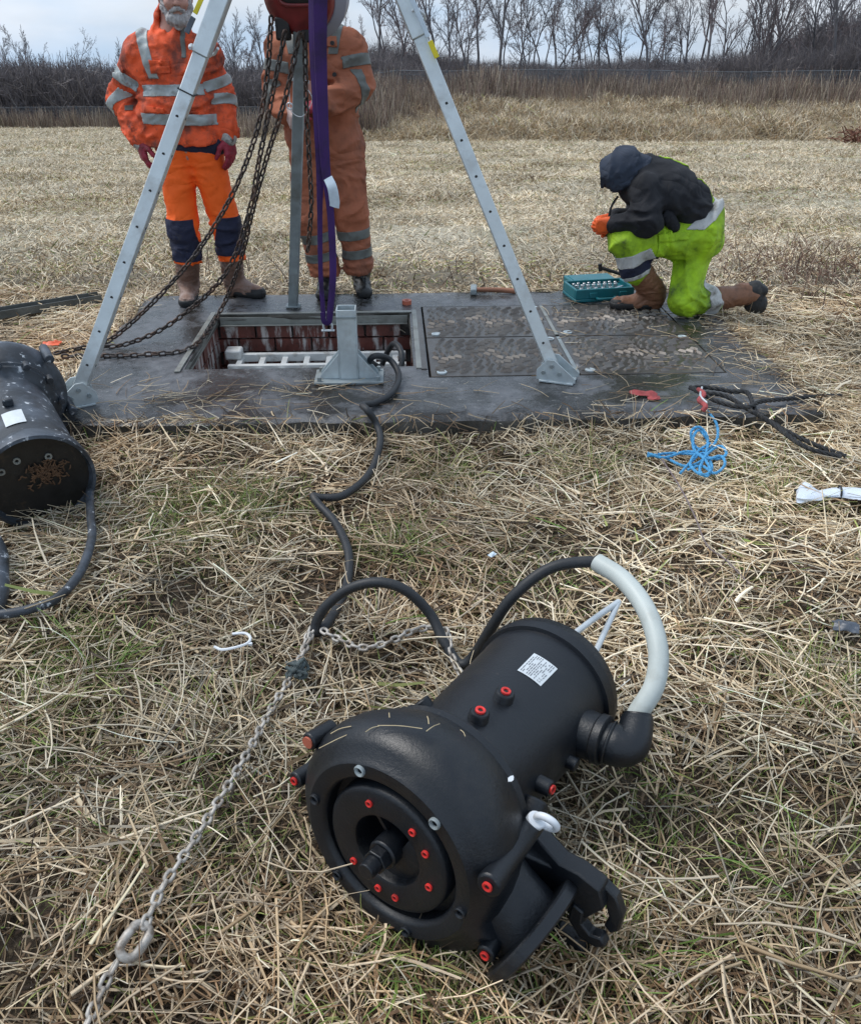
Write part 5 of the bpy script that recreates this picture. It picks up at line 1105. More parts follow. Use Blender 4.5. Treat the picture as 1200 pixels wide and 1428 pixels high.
# ---- kneeling worker
Y = 5.12
k = dict(pel=D(968, 318, Y), mid=D(935, 278, Y), sh=D(893, 258, Y), sN=D(899, 262, Y - .13), sF=D(893, 262, Y + .15), eN=D(903, 308, Y - .20), eF=D(890, 305, Y + .16), wN=D(859, 311, Y - .10), wF=D(856, 306, Y + .08),
         hF=D(968, 330, Y - .06), hB=D(968, 332, Y + .10), kF=D(872, 336, Y - .10), aF=D(892, 405, Y - .10), kB=D(950, 420, Y + .10), aB=D(1026, 416, Y + .10), hd=D(866, 240, Y))
k['kB'] = G(952, 425, .20); k['aB'] = G(1024, 410, .19)
p3 = thing('person', (float(k['pel'][0]), Y, .12), 'kneeling person in a dark hooded top and lime hi-vis trousers bent over a tool', 'person')
side = V3(0, 1, 0); hf = nrm(V3(-.72, -.05, -.70)); hu = nrm(V3(-.7, 0, .72))
Bd = SDF(.03); Bd.cap(k['pel'], k['mid'], .12, .12); Bd.cap(k['mid'], k['sh'], .12, .11); Bd.cap(k['sh'], k['hd'], .06, .06)
for a_, b_, r0, r1 in (('hF', 'kF', .075, .055), ('kF', 'aF', .045, .020), ('hB', 'kB', .075, .055), ('kB', 'aB', .045, .024), ('sh', 'sN', .06, .05), ('sh', 'sF', .06, .05), ('sN', 'eN', .05, .042), ('sF', 'eF', .05, .042), ('eN', 'wN', .04, .03), ('eF', 'wF', .04, .03)): Bd.cap(k[a_], k[b_] + (V3(.045, 0, .05) if b_ == 'aF' else 0), r0, r1)
hq = head(Bd, k['hd'], hf, hu, .86); body = sobj('body', Bd, .0095, M['skin'], p3)
for sx_ in (-1, 1): parent(sobj('eye', SDF(.002).ell(hq(sx_ * .032, .086, .008), V3(.010, .010, .010)), .003, M['eye'], None), body)
T_ = SDF(.05); T_.ell(D(972, 322, Y), V3(.150, .175, .155)); T_.cap(D(985, 300, Y), D(975, 330, Y), .10, .13)
T_.cap(k['hF'] + UP * .0, k['kF'] + V3(.02, 0, -.0), .122, .100, k=.04); T_.cap(k['kF'], k['kF'] + (k['aF'] - k['kF']) * .56, .094, .086, k=.03)
T_.cap(k['hB'], k['kB'] + V3(-.0, 0, .02), .115, .086, k=.04); T_.cap(k['kB'] + V3(.01, 0, .0), k['kB'] + (k['aB'] - k['kB']) * .46, .082, .082, k=.03)
T_.plane(V3(0, 0, .125), -UP)
tr = sobj('trousers', T_, .0095, M['lime'], p3, lambda P: folds(P, .017, 6.5, 41, (1.5, 1, 1)))
near = lambda a_, r_: (lambda p: np.linalg.norm(p - a_) < r_)
a_, b_ = k['kF'], k['aF']
for t_, w_, mt_ in ((.32, .070, 'band_pale'), (.525, .058, 'navy'), (.655, .024, 'band_pale')): ring(tr, 'cuff_band', M[mt_], a_, b_, t_, w_, .15, .005)
a_, b_ = k['kB'], k['aB']
for t_, w_, mt_ in ((.40, .10, 'band_pale'), (.63, .06, 'navy'), (.80, .06, 'band_pale')): ring(tr, 'cuff_band', M[mt_], a_, b_, t_, w_, .13, .005)
q0 = D(978, 297, Y); t_ = nrm(V3(-.62, 0, .78)); strip(tr, 'reflective_band', M['band_pale'], [(q0 + t_ * .03, t_), (q0 - t_ * .03, -t_)], lambda p: p[0] > D(945, 300, Y)[0] and p[2] > D(940, 312, Y)[2], .005)
tq = nrm(k['kF'] - k['hF']); un = nrm(np.cross(side, tq)); un = un if un[2] > 0 else -un; c0 = k['hF'] + (k['kF'] - k['hF']) * .42
strip(tr, 'thigh_pocket', M['lime'], [(c0 + tq * .085, tq), (c0 - tq * .085, -tq), (c0 + un * .045, un), (c0 - un * .075, -un)], lambda p: p[1] < Y - .10, .008)
strip(tr, 'pocket_flap', M['lime'], [(c0 + tq * .088, tq), (c0 - tq * .088, -tq), (c0 + un * .050, un), (c0 + un * .008, -un)], lambda p: p[1] < Y - .10, .014)
J_ = SDF(.05); J_.cap(D(957, 286, Y), D(928, 266, Y), .140, .148, flat=(side, 1.15)); J_.cap(D(928, 266, Y), D(897, 256, Y), .148, .128, flat=(side, 1.2)); J_.cap(D(905, 234, Y), D(922, 238, Y), .06, .05); J_.cap(k['sh'] + UP * .0, D(880, 252, Y), .10, .09)
for a_, b_, c_ in (('sN', 'eN', 'wN'), ('sF', 'eF', 'wF')): J_.cap(k[a_], k[b_], .088, .078, k=.035); J_.cap(k[b_], k[c_], .074, .050, k=.03)
jk = sobj('hooded_top', J_, .0095, M['blackcloth'], p3, lambda P: folds(P, .015, 7.5, 51, (1, 1, 1.3)))
q0 = D(955, 262, Y); t_ = nrm(V3(.55, 0, .83)); t2 = np.cross(t_, side); 
q1 = V3(0, Y + .03, 0); strip(jk, 'brace_strap', M['lime'], [(q1 + side * .022, side), (q1 - side * .022, -side)], lambda p: p[2] > D(930, 262, Y)[2] - .6 * (p[0] - D(930, 262, Y)[0]) and p[0] > D(918, 240, Y)[0], .005)
H_ = SDF(.03); H_.ell(k['hd'] + V3(-.004, 0, .004), V3(.120, .112, .132), (nrm(V3(.72, 0, -.7)), V3(0, 1, 0), nrm(V3(.7, 0, .72)))); H_.cap(k['hd'] + V3(.05, 0, -.02), k['sh'] + UP * .03, .095, .09); H_.ell(k['hd'] + hf * .115 - hu * .045, V3(.078, .066, .075), k=.02, cut=True)
H_.cap(D(892, 233, Y), D(918, 236, Y), .055, .04)
ho_ = sobj('hood', H_, .0085, M['hood'], p3, lambda P: folds(P, .018, 9, 61, (1, 1, 1)))
PU = SDF(.02).cap(D(931, 303, Y - .17), D(940, 316, Y - .17), .035, .030, flat=(side, .7)); sobj('pouch', PU, .007, M['blackcloth'], p3, lambda P: folds(P, .006, 16, 71))
B1_ = (M['boot_brown'], M['sole'], None)
boot('boot', p3, (M['boot_brown'], M['sole'], M['sole']), G(921, 430, .12), G(849, 430, .12), k['kF'] + (k['aF'] - k['kF']) * .42, .082)
# rear boot lies along the ground, toe down
rb0 = k['kB'] + (k['aB'] - k['kB']) * .5; an = G(1034, 412, .20); R_ = SDF(.03); ax_ = nrm(an - rb0)
R_.cap(rb0, an, .070, .062); R_.cap(an + V3(.0, 0, .015), an + V3(.075, 0, .02), .055, .048)
R_.cap(an + V3(.06, 0, .0), an + V3(.07, 0, -.03), .05, .045); rbo = sobj('boot', R_, .008, M['boot_brown'], p3, lambda P: folds(P, .006, 12, 6))
F_ = SDF(.02); F_.cap(an + V3(.070, 0, .030), an + V3(.095, 0, -.045), .060, .058); F_.cap(an + V3(.075, 0, -.06), an + V3(.112, 0, -.06), .045, .05); F_.cap(an + V3(.12, -.03, .035), an + V3(.13, .03, .035), .026, k=.01); F_.plane(V3(0, 0, .075), -UP); parent(sobj('sole', F_, .008, M['sole'], None, lambda P: folds(P, .005, 22, 9)), rbo)
hand('glove', p3, M['glove_orange'], k['wN'] + V3(-.02, .01, .0), V3(-.95, .15, -.25), V3(-.3, .9, .1), -1, curl=(40, 58, 40), sc_=1.02)
hand('glove', p3, M['glove_orange'], k['wF'] + V3(-.02, -.02, .0), V3(-.9, -.3, -.2), V3(-.2, -.9, .1), 1, curl=(45, 60, 40), sc_=1.1)
to = thing('hand_tool', D(842, 312, Y - .02), 'small bright hand tool with a curved black lead held by the kneeling person', 'hand tool')
MB().tube(spline([D(861, 274, Y), D(853, 286, Y - .02), D(849, 300, Y - .03), D(846, 330, Y - .03)], 20), .007, 8).build('lead', M['sole'], to)
MB().bar(D(834, 317, Y - .04), D(846, 305, Y - .03), .03, .03).build('tool_body', M['steel'], to, bevel=.006)

# ------------------------------------------------------------------ straw, grass, weeds
rng = np.random.default_rng(42)
PAL = np.array([(.66, .54, .365), (.50, .385, .24), (.80, .70, .53), (.345, .235, .135), (.195, .125, .072), (.46, .405, .315), (.080, .055, .036), (.26, .285, .09), (.155, .25, .05)])
def ribbons(root, az, el, ln, wd, bend, col, nseg=3, tri=False, flat=True):
    """many curved blades: root (N,3), azimuth, elevation, length, width, bend (elevation change along the blade)"""
    N = len(root); P = [root]; e = el.copy(); a = az.copy()
    wob = rng.normal(0, .16, (N,))
    for s_ in range(nseg):
        d = np.stack([np.cos(a) * np.cos(e), np.sin(a) * np.cos(e), np.sin(e)], 1); P.append(P[-1] + d * (ln / nseg)[:, None]); e = e + bend / nseg; a = a + wob
    P = np.stack(P, 1); K = nseg + 1
    d0 = P[:, -1] - P[:, 0]; sd_ = np.stack([-d0[:, 1], d0[:, 0], 0 * d0[:, 0]], 1); sd_ /= np.linalg.norm(sd_, axis=1)[:, None] + 1e-9
    roll = rng.uniform(-1.2, 1.2, N); up = np.cross(d0 / (np.linalg.norm(d0, axis=1)[:, None] + 1e-9), sd_)
    x = sd_ * np.cos(roll)[:, None] + up * np.sin(roll)[:, None]; y = -sd_ * np.sin(roll)[:, None] + up * np.cos(roll)[:, None]
    tp_ = np.linspace(1, .55, K)
    if tri:
        offs = [(math.cos(q_), math.sin(q_)) for q_ in (0, 2.094, 4.189)]; m_ = 3
    else: offs = [(-1, 0), (1, 0)]; m_ = 2
    V = np.stack([P[:, :, :] + (x[:, None] * ox + y[:, None] * oy) * (wd[:, None] * .5 * tp_[None])[:, :, None] for ox, oy in offs], 2)   # N,K,m,3
    V = V.reshape(-1, 3); base = (np.arange(N) * K * m_)[:, None]
    qs = []
    for s_ in range(nseg):
        for c in range(m_ if tri else 1):
            c2 = (c + 1) % m_; qs.append(base + np.array([s_ * m_ + c, s_ * m_ + c2, (s_ + 1) * m_ + c2, (s_ + 1) * m_ + c]))
    F = np.stack(qs, 1).reshape(-1, 4); C = np.repeat(col, K * m_, 0); return V, F, C
def veg(name, parts, mat, par=None):
    V = []; F = []; C = []; b = 0
    for v, f, c in parts: V.append(v); F.append(f + b); C.append(c); b += len(v)
    V = np.concatenate(V); F = np.concatenate(F); C = np.concatenate(C); me = mesh_np(name, V, F, smooth=False)
    at = me.color_attributes.new('col', 'FLOAT_COLOR', 'POINT'); at.data.foreach_set('color', np.concatenate([C, np.ones((len(C), 1))], 1).astype(np.float32).ravel())
    return put(name, me, mat, par)
def colours(n, w, jit=.16):
    c = PAL[rng.choice(len(PAL), n, p=np.array(w) / np.sum(w))]; return np.clip(c * rng.lognormal(0, jit, (n, 1)), 0, 1)
def scatter(n, y0, y1, xw=.70, pad=.35):
    """points over the ground in front of the camera, thinning with distance"""
    y = y0 + (y1 - y0) * rng.random(n) ** 1.0; x = (rng.random(n) * 2 - 1) * (xw * y + pad); keep = rng.random(n) < (xw * y + pad) / (xw * y1 + pad); return x[keep], y[keep]
PW = [3.0, 3, 1.5, 2.8, 2.0, 1.6, 1.5, .35, .16]
DARK = [.4, .9, .1, 1.9, 2.8, .6, 4.0, .55, .35]
SPOTS = [(G(u, v_)[0], G(u, v_)[1], r_) for u, v_, r_ in ((650, 612, .16), (600, 610, .10), (20, 1330, .10), (1195, 905, .12), (30, 1120, .10), (330, 650, .10), (770, 770, .10), (560, 770, .10), (380, 720, .12), (530, 925, .10), (300, 1100, .08), (1010, 1180, .10), (250, 830, .12))]
def spot(x, y): return np.max([np.exp(-((x - a) ** 2 + ((y - b_) * .8) ** 2) / (r_ * r_)) for a, b_, r_ in SPOTS], 0)
def straw_layer(n, y0, y1, ln, wd, el, bend, z0, w, tri, wmap=None, dens=None, nseg=2):
    x, y = scatter(n, y0, y1); k = off_slab(x, y, .03); x, y = x[k], y[k]
    if dens is not None: k = rng.random(len(x)) < dens(x, y); x, y = x[k], y[k]
    N = len(x); kill = rng.random(N) < .93; fl = (n2(x, y, .8, 70) * 2 + n2(x, y, 2.3, 71)) * 5; az = fl + rng.normal(0, .85, N); az = np.where(rng.random(N) < .35, rng.random(N) * 6.28, az)
    L_ = rng.uniform(*ln, N) * rng.lognormal(0, .2, N); e = rng.normal(*el, N); b = rng.normal(*bend, N); W_ = rng.uniform(*wd, N) * rng.lognormal(0, .28, N)
    # blades are placed by their middle so that they lie on the ground, not through it
    xr = x - np.cos(az) * L_ * .5; yr = y - np.sin(az) * L_ * .5; r = np.stack([xr, yr, np.maximum(gz(xr, yr), gz(x, y) - .01) + rng.uniform(*z0, N)], 1)
    inside = ~off_slab(xr, yr, .0); r[inside, 2] = np.maximum(r[inside, 2], .125)
    xe = x + np.cos(az) * L_ * .5; ye = y + np.sin(az) * L_ * .5; inside = ~off_slab(xe, ye, .0); e = np.where(inside & (L_ > 0), np.maximum(e, .12 + .10 / np.maximum(L_, .05) * .6), e)
    bad = kill & (~off_slab(xr, yr, .03) | ~off_slab(xe, ye, .03)); L_ = np.where(bad, .02, L_); r[bad, 2] = gz(x[bad], y[bad]); r[bad, 0] = x[bad]; r[bad, 1] = y[bad]; e = np.where(bad, .1, e)
    c = colours(N, w); mud = spot(x, y)[:, None]; c = c * (1 - .5 * mud) * (.50 + .86 * n2(x, y, 1.5, 81))[:, None]
    red = sstep(.5, .8, n2(x, y, 1.3, 83))[:, None]; c = c * (1 - red * np.array([0, .10, .18]))
    return ribbons(r, az, e, L_, W_, b, c, nseg, tri)
mudd = lambda x, y: (1 - .5 * spot(x, y))
mudp = lambda x, y: (1 - .8 * spot(x, y)) * np.clip(1 - .6 * sstep(.5, .64, n2(x, y, 3.1, 84)), 0, 1)
random.seed(9)
lay = [straw_layer(170000, .55, 5.9, (.04, .13), (.0026, .0050), (0, .12), (0, .25), (-.004, .014), DARK, False, dens=mudd),
       straw_layer(105000, .55, 5.9, (.05, .17), (.0032, .0066), (.04, .14), (-.08, .3), (.006, .034), PW, False, dens=mudp)]
veg('straw_mat', lay, M['straw']); o = bpy.data.objects['straw_mat']; tag(o, 'thick mat of cut straw and dead grass round the pumps', None, None, 'stuff')
lay = [straw_layer(52000, .55, 5.8, (.06, .26), (.0036, .0070), (.06, .13), (-.12, .26), (.014, .048), [4, 2.2, 4.6, .9, .3, 1.4, .2, .04, .02], True, dens=mudp, nseg=3)]
o = veg('loose_straw', lay, M['straw']); tag(o, 'long pale straws lying loose on top of the straw mat', None, None, 'stuff')
# patches where short living grass shows through the straw
gp = np.concatenate([rng.normal(0, 1, (n_, 2)) * s_ + G(u, v_)[:2] for u, v_, s_, n_ in ((230, 735, .20, 3000), (340, 715, .14, 1500), (110, 930, .13, 1400), (620, 665, .12, 1000), (820, 655, .10, 900), (260, 1190, .14, 1200), (540, 760, .10, 800), (1090, 660, .16, 1300), (1150, 960, .12, 900), (640, 1390, .13, 900), (900, 1330, .12, 700), (60, 1060, .12, 900), (700, 800, .2, 900), (1000, 1150, .2, 1000))])
gp = gp[off_slab(gp[:, 0], gp[:, 1], -.03)]; n_ = len(gp)
o = veg('short_grass', [ribbons(np.stack([gp[:, 0], gp[:, 1], gz(gp[:, 0], gp[:, 1])], 1), rng.random(n_) * 6.28, rng.normal(.7, .35, n_), rng.uniform(.035, .10, n_), rng.uniform(.0018, .0034, n_), rng.normal(-.9, .5, n_), colours(n_, [.5, 1, .1, .8, .5, .5, .6, 3, 2.2]) * .85, 3)], M['straw']); tag(o, 'short green and olive grass showing through the straw in patches', None, None, 'stuff')
# grass tufts, pale with some living green
def tufts(pts, nb, hgt, wd, w, spread=.055, el=(.95, .28), bend=(-1.3, .5)):
    out = []
    for (x, y), n_, h_, ww in zip(pts, nb, hgt, w):
        rx = x + rng.normal(0, spread, n_); ry = y + rng.normal(0, spread, n_); az = np.arctan2(ry - y, rx - x) + rng.normal(0, .7, n_)
        L_ = h_ * rng.uniform(.5, 1.2, n_); r = np.stack([rx, ry, gz(rx, ry) - .005], 1); k = off_slab(rx, ry, .0)
        v = (r[k], az[k], rng.normal(*el, n_)[k], L_[k], rng.uniform(*wd, n_)[k], rng.normal(*bend, n_)[k], colours(n_, ww)[k]); out.append(ribbons(*v, nseg=4))
    return out
GREEN = [1.6, 1.4, .8, .6, .2, .4, .1, 2.6, 1.6]; PALE = [3, 2, 3, .9, .3, 1, .1, .35, .1]
tp_px = [(820, 655, 1), (512, 600, 1), (580, 605, 0), (620, 660, 1), (705, 600, 0), (760, 640, 0), (650, 700, 0), (880, 610, 0), (1040, 665, 1), (1090, 700, 1), (1105, 920, 1), (1080, 980, 0), (1150, 965, 1), (130, 935, 1), (70, 900, 1), (260, 740, 1), (330, 725, 1), (545, 770, 1), (640, 1020, 1), (180, 660, 0), (410, 625, 0), (300, 615, 0), (230, 640, 0), (1120, 600, 0), (1180, 760, 0), (560, 1330, 1), (640, 1390, 1), (830, 1330, 1), (1010, 1320, 0), (1130, 1230, 1), (160, 1190, 0), (40, 1010, 1), (320, 1000, 1), (460, 1040, 0), (980, 720, 0), (900, 690, 0), (370, 1330, 0), (90, 1330, 0), (520, 870, 0), (1000, 870, 0), (1140, 1400, 1), (480, 1380, 1)]
pts = [G(x, y, .02)[:2] for x, y, g in tp_px]; tw = [GREEN if g else PALE for *_, g in tp_px]
ex = [S(SLX0 + (SLX1 - SLX0) * (i + .5) / 34 + random.uniform(-.04, .04), SLY0 - random.uniform(.02, .16)) for i in range(34)] + [S(SLX1 + random.uniform(.02, .2), y) for y in np.linspace(-.6, 1.9, 22)] + [S(SLX0 - random.uniform(.02, .2), y) for y in np.linspace(-.1, 1.7, 12)] + [S(x, SLY1 + random.uniform(.03, .15)) for x in np.linspace(-2, 2, 26)]
pts2 = [p[:2] for p in ex]
o = veg('grass_tufts', tufts(pts, [90] * len(pts), rng.uniform(.10, .20, len(pts)), (.0022, .0042), tw) + tufts(pts2, [60] * len(pts2), np.where(np.arange(len(pts2)) < 34, rng.uniform(.04, .09, len(pts2)), rng.uniform(.09, .19, len(pts2))), (.0026, .005), [PALE] * len(pts2), spread=.07, el=(.7, .4), bend=(-1.1, .6)), M['straw'])
tag(o, 'pale and green grass tufts scattered through the straw', None, None, 'stuff')
# straws blown on to the slab
lx = np.concatenate([1.82 - np.abs(rng.normal(0, .16, 420)), rng.uniform(.7, 1.8, 170), rng.uniform(-1.75, 1.8, 90), rng.normal(-1.15, .25, 90), rng.normal(-.55, .14, 30)]); ly = np.concatenate([rng.uniform(-.5, 1.55, 420), rng.uniform(-.45, 1.5, 170), rng.uniform(-.48, -.02, 90), rng.normal(-.28, .10, 90), rng.normal(-.14, .04, 30)])
k = (lx > SLX0) & (lx < SLX1) & (ly > SLY0) & (ly < SLY1) & ~((lx > HX0 - .1) & (lx < HX1 + .1) & (ly > HY0 - .1) & (ly < HY1 + .1)); lx, ly = lx[k], ly[k]; N = len(lx)
r = SO + SX * lx[:, None] + SY * ly[:, None]; r[:, 2] = .124 + rng.uniform(.002, .008, N)
o = veg('straw_litter', [ribbons(r, rng.normal(.1, .9, N), rng.normal(.02, .03, N), rng.uniform(.04, .22, N), rng.uniform(.002, .0048, N), rng.normal(-.02, .05, N), colours(N, [2.5, 3, 1.5, 3, 2, 1, 1, .05, .02]), 3, True)], M['straw']); tag(o, 'loose straws scattered over the wet slab', None, None, 'stuff')
# a few straws and flecks of mud caught on the clean pump
def on_pump(): 
    out = []
    for aa, ang, d1, l_ in ((.06, 120, 1.1, .085), (.045, 133, .5, .03), (.10, 112, 2.4, .022), (.09, 108, .2, .035), (.075, 128, -.7, .018), (.03, 150, 1.0, .11), (.045, 154, 1.45, .06), (.11, 126, .9, .014), (.13, 98, 1.9, .016)):
        e = pd * math.cos(R(ang)) + pw * math.sin(R(ang)); tg_ = nrm(np.cross(pa, e)); rr = np.interp(aa, [.02, .066, .095, .125, .16], [.222, .257, .262, .256, .235]) * (1 - .01); c = pO + pa * aa + e * (rr + .008); dv = pa * math.cos(d1) + tg_ * math.sin(d1); out.append([c - dv * l_ / 2 - e * .003, c, c + dv * l_ / 2 - e * .003])
    return out
mb = MB()
for q_ in on_pump(): mb.tube(spline(q_, 6), .0010, 4)
o = mb.build('straw_on_pump', PM('straw_piece', (.5, .40, .24), .7, var=.3, vs_=30)); tag(o, 'few straw pieces stuck on the clean pump', None, None, 'stuff')
# dead stalk lying across the straw
sk = thing('dead_stalk', G(960, 690, .05), 'long thin brown dead stalk curving through the straw below the blue rope', 'stalk'); MB().tube(spline(gl([(922, 640, .09), (948, 680, .10), (968, 720, .09), (985, 760, .06), (1010, 780, .05), (1045, 815, .04)]), 30), np.linspace(.0035, .002, 30), 6).build('stem', M['twig_red'], sk)

# ---- field grass beyond the slab: clumps spread with geometry nodes
def clump(name, n, rad, hgt, wd, el, bend, w, nseg=2, mat='grass'):
    rx = rng.normal(0, rad, n); ry = rng.normal(0, rad, n); r = np.stack([rx, ry, 0 * rx - .01], 1)
    v = ribbons(r, rng.random(n) * 6.28, rng.normal(*el, n), hgt * rng.uniform(.5, 1.3, n), rng.uniform(*wd, n), rng.normal(*bend, n), colours(n, w), nseg); o = veg(name, [v], M[mat]); COL.objects.unlink(o); return o
def gn_scatter(name, P_, rot, scl, idx, srcs, label):
    c = bpy.data.collections.new(name + '_kinds')
    for s_ in srcs: c.objects.link(s_)
    me = bpy.data.meshes.new(name); me.vertices.add(len(P_)); me.vertices.foreach_set('co', np.asarray(P_, np.float32).ravel())
    a = me.attributes.new('rotv', 'FLOAT_VECTOR', 'POINT'); a.data.foreach_set('vector', np.asarray(rot, np.float32).ravel())
    a = me.attributes.new('sclv', 'FLOAT_VECTOR', 'POINT'); a.data.foreach_set('vector', np.asarray(scl, np.float32).ravel())
    a = me.attributes.new('kind_i', 'INT', 'POINT'); a.data.foreach_set('value', np.asarray(idx, np.int32))
    o = bpy.data.objects.new(name, me); COL.objects.link(o); tag(o, label, None, None, 'stuff')
    ng = bpy.data.node_groups.new(name + '_nodes', 'GeometryNodeTree'); ng.interface.new_socket('Geometry', in_out='INPUT', socket_type='NodeSocketGeometry'); ng.interface.new_socket('Geometry', in_out='OUTPUT', socket_type='NodeSocketGeometry')
    N_ = ng.nodes; K = ng.links.new; gi_ = N_.new('NodeGroupInput'); go = N_.new('NodeGroupOutput'); ci = N_.new('GeometryNodeCollectionInfo'); ci.inputs['Collection'].default_value = c; ci.inputs['Separate Children'].default_value = True; ci.inputs['Reset Children'].default_value = True
    ip = N_.new('GeometryNodeInstanceOnPoints'); ip.inputs['Pick Instance'].default_value = True
    def na(nm, ty): q_ = N_.new('GeometryNodeInputNamedAttribute'); q_.data_type = ty; q_.inputs['Name'].default_value = nm; return [s for s in q_.outputs if s.enabled and s.name == 'Attribute'][0]
    e2r = N_.new('FunctionNodeEulerToRotation'); K(na('rotv', 'FLOAT_VECTOR'), e2r.inputs[0])
    K(gi_.outputs[0], ip.inputs['Points']); K(ci.outputs[0], ip.inputs['Instance']); K(e2r.outputs[0], ip.inputs['Rotation']); K(na('sclv', 'FLOAT_VECTOR'), ip.inputs['Scale']); K(na('kind_i', 'INT'), ip.inputs['Instance Index']); K(ip.outputs[0], go.inputs[0])
    md = o.modifiers.new('scatter', 'NODES'); md.node_group = ng; return o
def spread(n, y0, y1, fn=None, xw=.56, pad=.6, pw_=1.0):
    y = y0 + (y1 - y0) * rng.random(n) ** pw_; x = (rng.random(n) * 2 - 1) * (xw * y + pad)
    if fn is not None: k = rng.random(n) < fn(x, y); x, y = x[k], y[k]
    return x, y
FIELD = [2.0, 1.3, 3.2, .8, .4, 4.6, .2, .5, .12]
kinds = [clump('grass_clump', 90, .19, .075, (.004, .008), (.24, .28), (-.30, .4), FIELD) for _ in range(4)] + [clump('grass_clump', 80, .18, .07, (.004, .008), (.28, .3), (-.3, .4), [1.5, 2, 1, 1.6, .8, 1.5, .5, .9, .3]) for _ in range(2)]
def field_pts(n, y0, y1, s0, s1, pw_):
    x, y = spread(n, y0, y1, lambda x, y: off_slab(x, y, -.12) * ~((y > 37.6) & (x > -6)) * (.35 + .65 * sstep(.35, .6, n2(x, y, .5, 90))), pw_=pw_); N = len(x)
    s_ = rng.uniform(s0, s1, N); P_ = np.stack([x, y, gz(x, y)], 1); rot = np.stack([0 * x, 0 * x, rng.random(N) * 6.28], 1); k_ = np.where(n2(x, y, .8, 91) > .58, rng.integers(4, 6, N), rng.integers(0, 4, N))
    return P_, rot, np.stack([s_, s_, s_ * rng.uniform(.6, 1.2, N)], 1), k_
A_ = [field_pts(5200, 5.3, 12, .8, 1.3, 1.0), field_pts(7000, 12, 24, 1.1, 1.9, 1.0), field_pts(8000, 24, 48, 1.6, 2.8, 1.0), field_pts(5200, 48, 76, 2.2, 3.6, 1.0)]
gn_scatter('field_grass', *[np.concatenate([a[i] for a in A_]) for i in range(4)], kinds, 'mown dry grass of the sloping field behind the slab')
# rough tall grass on the bank and brown weed stalks before the fence
bankk = [clump('bank_tuft', 80, .24, .50, (.010, .020), (.85, .35), (-1.3, .6), [2, 2.4, 1.2, 1.8, 1.0, 3, .5, .3, .1], 3, 'weed') for _ in range(3)]
x, y = spread(7000, 37.6, 53, lambda x, y: sstep(-7.5, -4, x - .04 * (y - 38)), xw=.58); N = len(x); s_ = rng.uniform(.6, 1.5, N) * (.45 + .9 * n2(x, y, .4, 95))
gn_scatter('bank_grass', np.stack([x, y, gz(x, y)], 1), np.stack([0 * x, 0 * x, rng.random(N) * 6.28], 1), np.stack([s_, s_, s_ * .8], 1), rng.integers(0, 3, N), bankk, 'rough pale grass on the low bank at the far side of the field')
PALW = PAL.copy(); keepP = PAL.copy()
PAL[:] = np.array([(.30, .225, .17), (.24, .17, .135), (.38, .31, .235), (.20, .14, .115), (.16, .115, .10), (.34, .285, .24), (.13, .095, .085), (.24, .21, .15), (.46, .39, .30)])
weed_edge = lambda x: np.interp(x, [-6, -2, .5, 3, 6, 11, 14, 18, 24, 32], [40, 41.5, 46, 51.5, 52.5, 51, 46.5, 46, 50, 47])
weedk = [clump('weed_clump', 34, .32, 1.05, (.012, .030), (1.42, .14), (-.15, .25), [1] * 9, 2, 'weed') for _ in range(4)]
x, y = spread(5200, 40, 55.5, lambda x, y: np.clip(sstep(-7, -4.5, x) * sstep(-2.2, 2.2, y - weed_edge(x) + 4 * (n2(x, y, .3, 97) - .5) + rng.normal(0, .9, len(x))) + .9 * sstep(-1.5, -4.5, x) * sstep(-10, -7, x), 0, 1), xw=.58); N = len(x); s_ = rng.uniform(.5, 1.2, N) * (.45 + .95 * n2(x, y, .3, 96))
gn_scatter('weed_belt', np.stack([x, y, gz(x, y)], 1), np.stack([rng.normal(0, .08, N), rng.normal(0, .08, N), rng.random(N) * 6.28], 1), np.stack([s_, s_, s_], 1), rng.integers(0, 4, N), weedk, 'belt of brown dead weed stalks in front of the fence')
x = np.concatenate([rng.uniform(-5.0, -2.2, 420), rng.uniform(-40, -3, 500)]); y = np.concatenate([rng.uniform(39, 50, 420), rng.uniform(72, 75, 500)]); N = len(x); s_ = rng.uniform(.6, 1.3, N)
gn_scatter('weed_patch', np.stack([x, y, gz(x, y)], 1), np.stack([rng.normal(0, .12, N), rng.normal(0, .12, N), rng.random(N) * 6.28], 1), np.stack([s_, s_, s_], 1), rng.integers(0, 4, N), weedk, 'grey brown dead weeds along the far field edge')
# dock stalks just behind the slab
n_ = 70; xx = np.concatenate([rng.uniform(-2.6, 1.2, 44), rng.uniform(1.9, 3.2, 26)]); yy = np.concatenate([rng.uniform(5.6, 6.6, 44), rng.uniform(5.0, 6.6, 26)])
o = veg('dock_stalks', [ribbons(np.stack([xx, yy, gz(xx, yy) - .01], 1), rng.random(n_) * 6.28, rng.normal(1.25, .25, n_), rng.uniform(.10, .34, n_), rng.uniform(.006, .012, n_), rng.normal(-.1, .3, n_), colours(n_, [1] * 9) * .7, 3, True)], M['weed']); tag(o, 'short dark dead stalks standing in the grass behind the slab', None, None, 'stuff')
n_ = 1500; xx = rng.normal(3.0, .55, n_); yy = rng.normal(6.5, .75, n_); kk = off_slab(xx, yy, -.1); xx, yy = xx[kk], yy[kk]; n_ = len(xx)
o = veg('dead_growth', [ribbons(np.stack([xx, yy, gz(xx, yy) - .01], 1), rng.random(n_) * 6.28, rng.normal(.55, .4, n_), rng.uniform(.06, .22, n_), rng.uniform(.004, .009, n_), rng.normal(-.5, .5, n_), colours(n_, [1] * 9) * np.array([.72, .58, .55]), 3, True)], M['weed']); tag(o, 'reddish brown dead growth in the field right of the slab', None, None, 'stuff')
PAL[:] = keepP
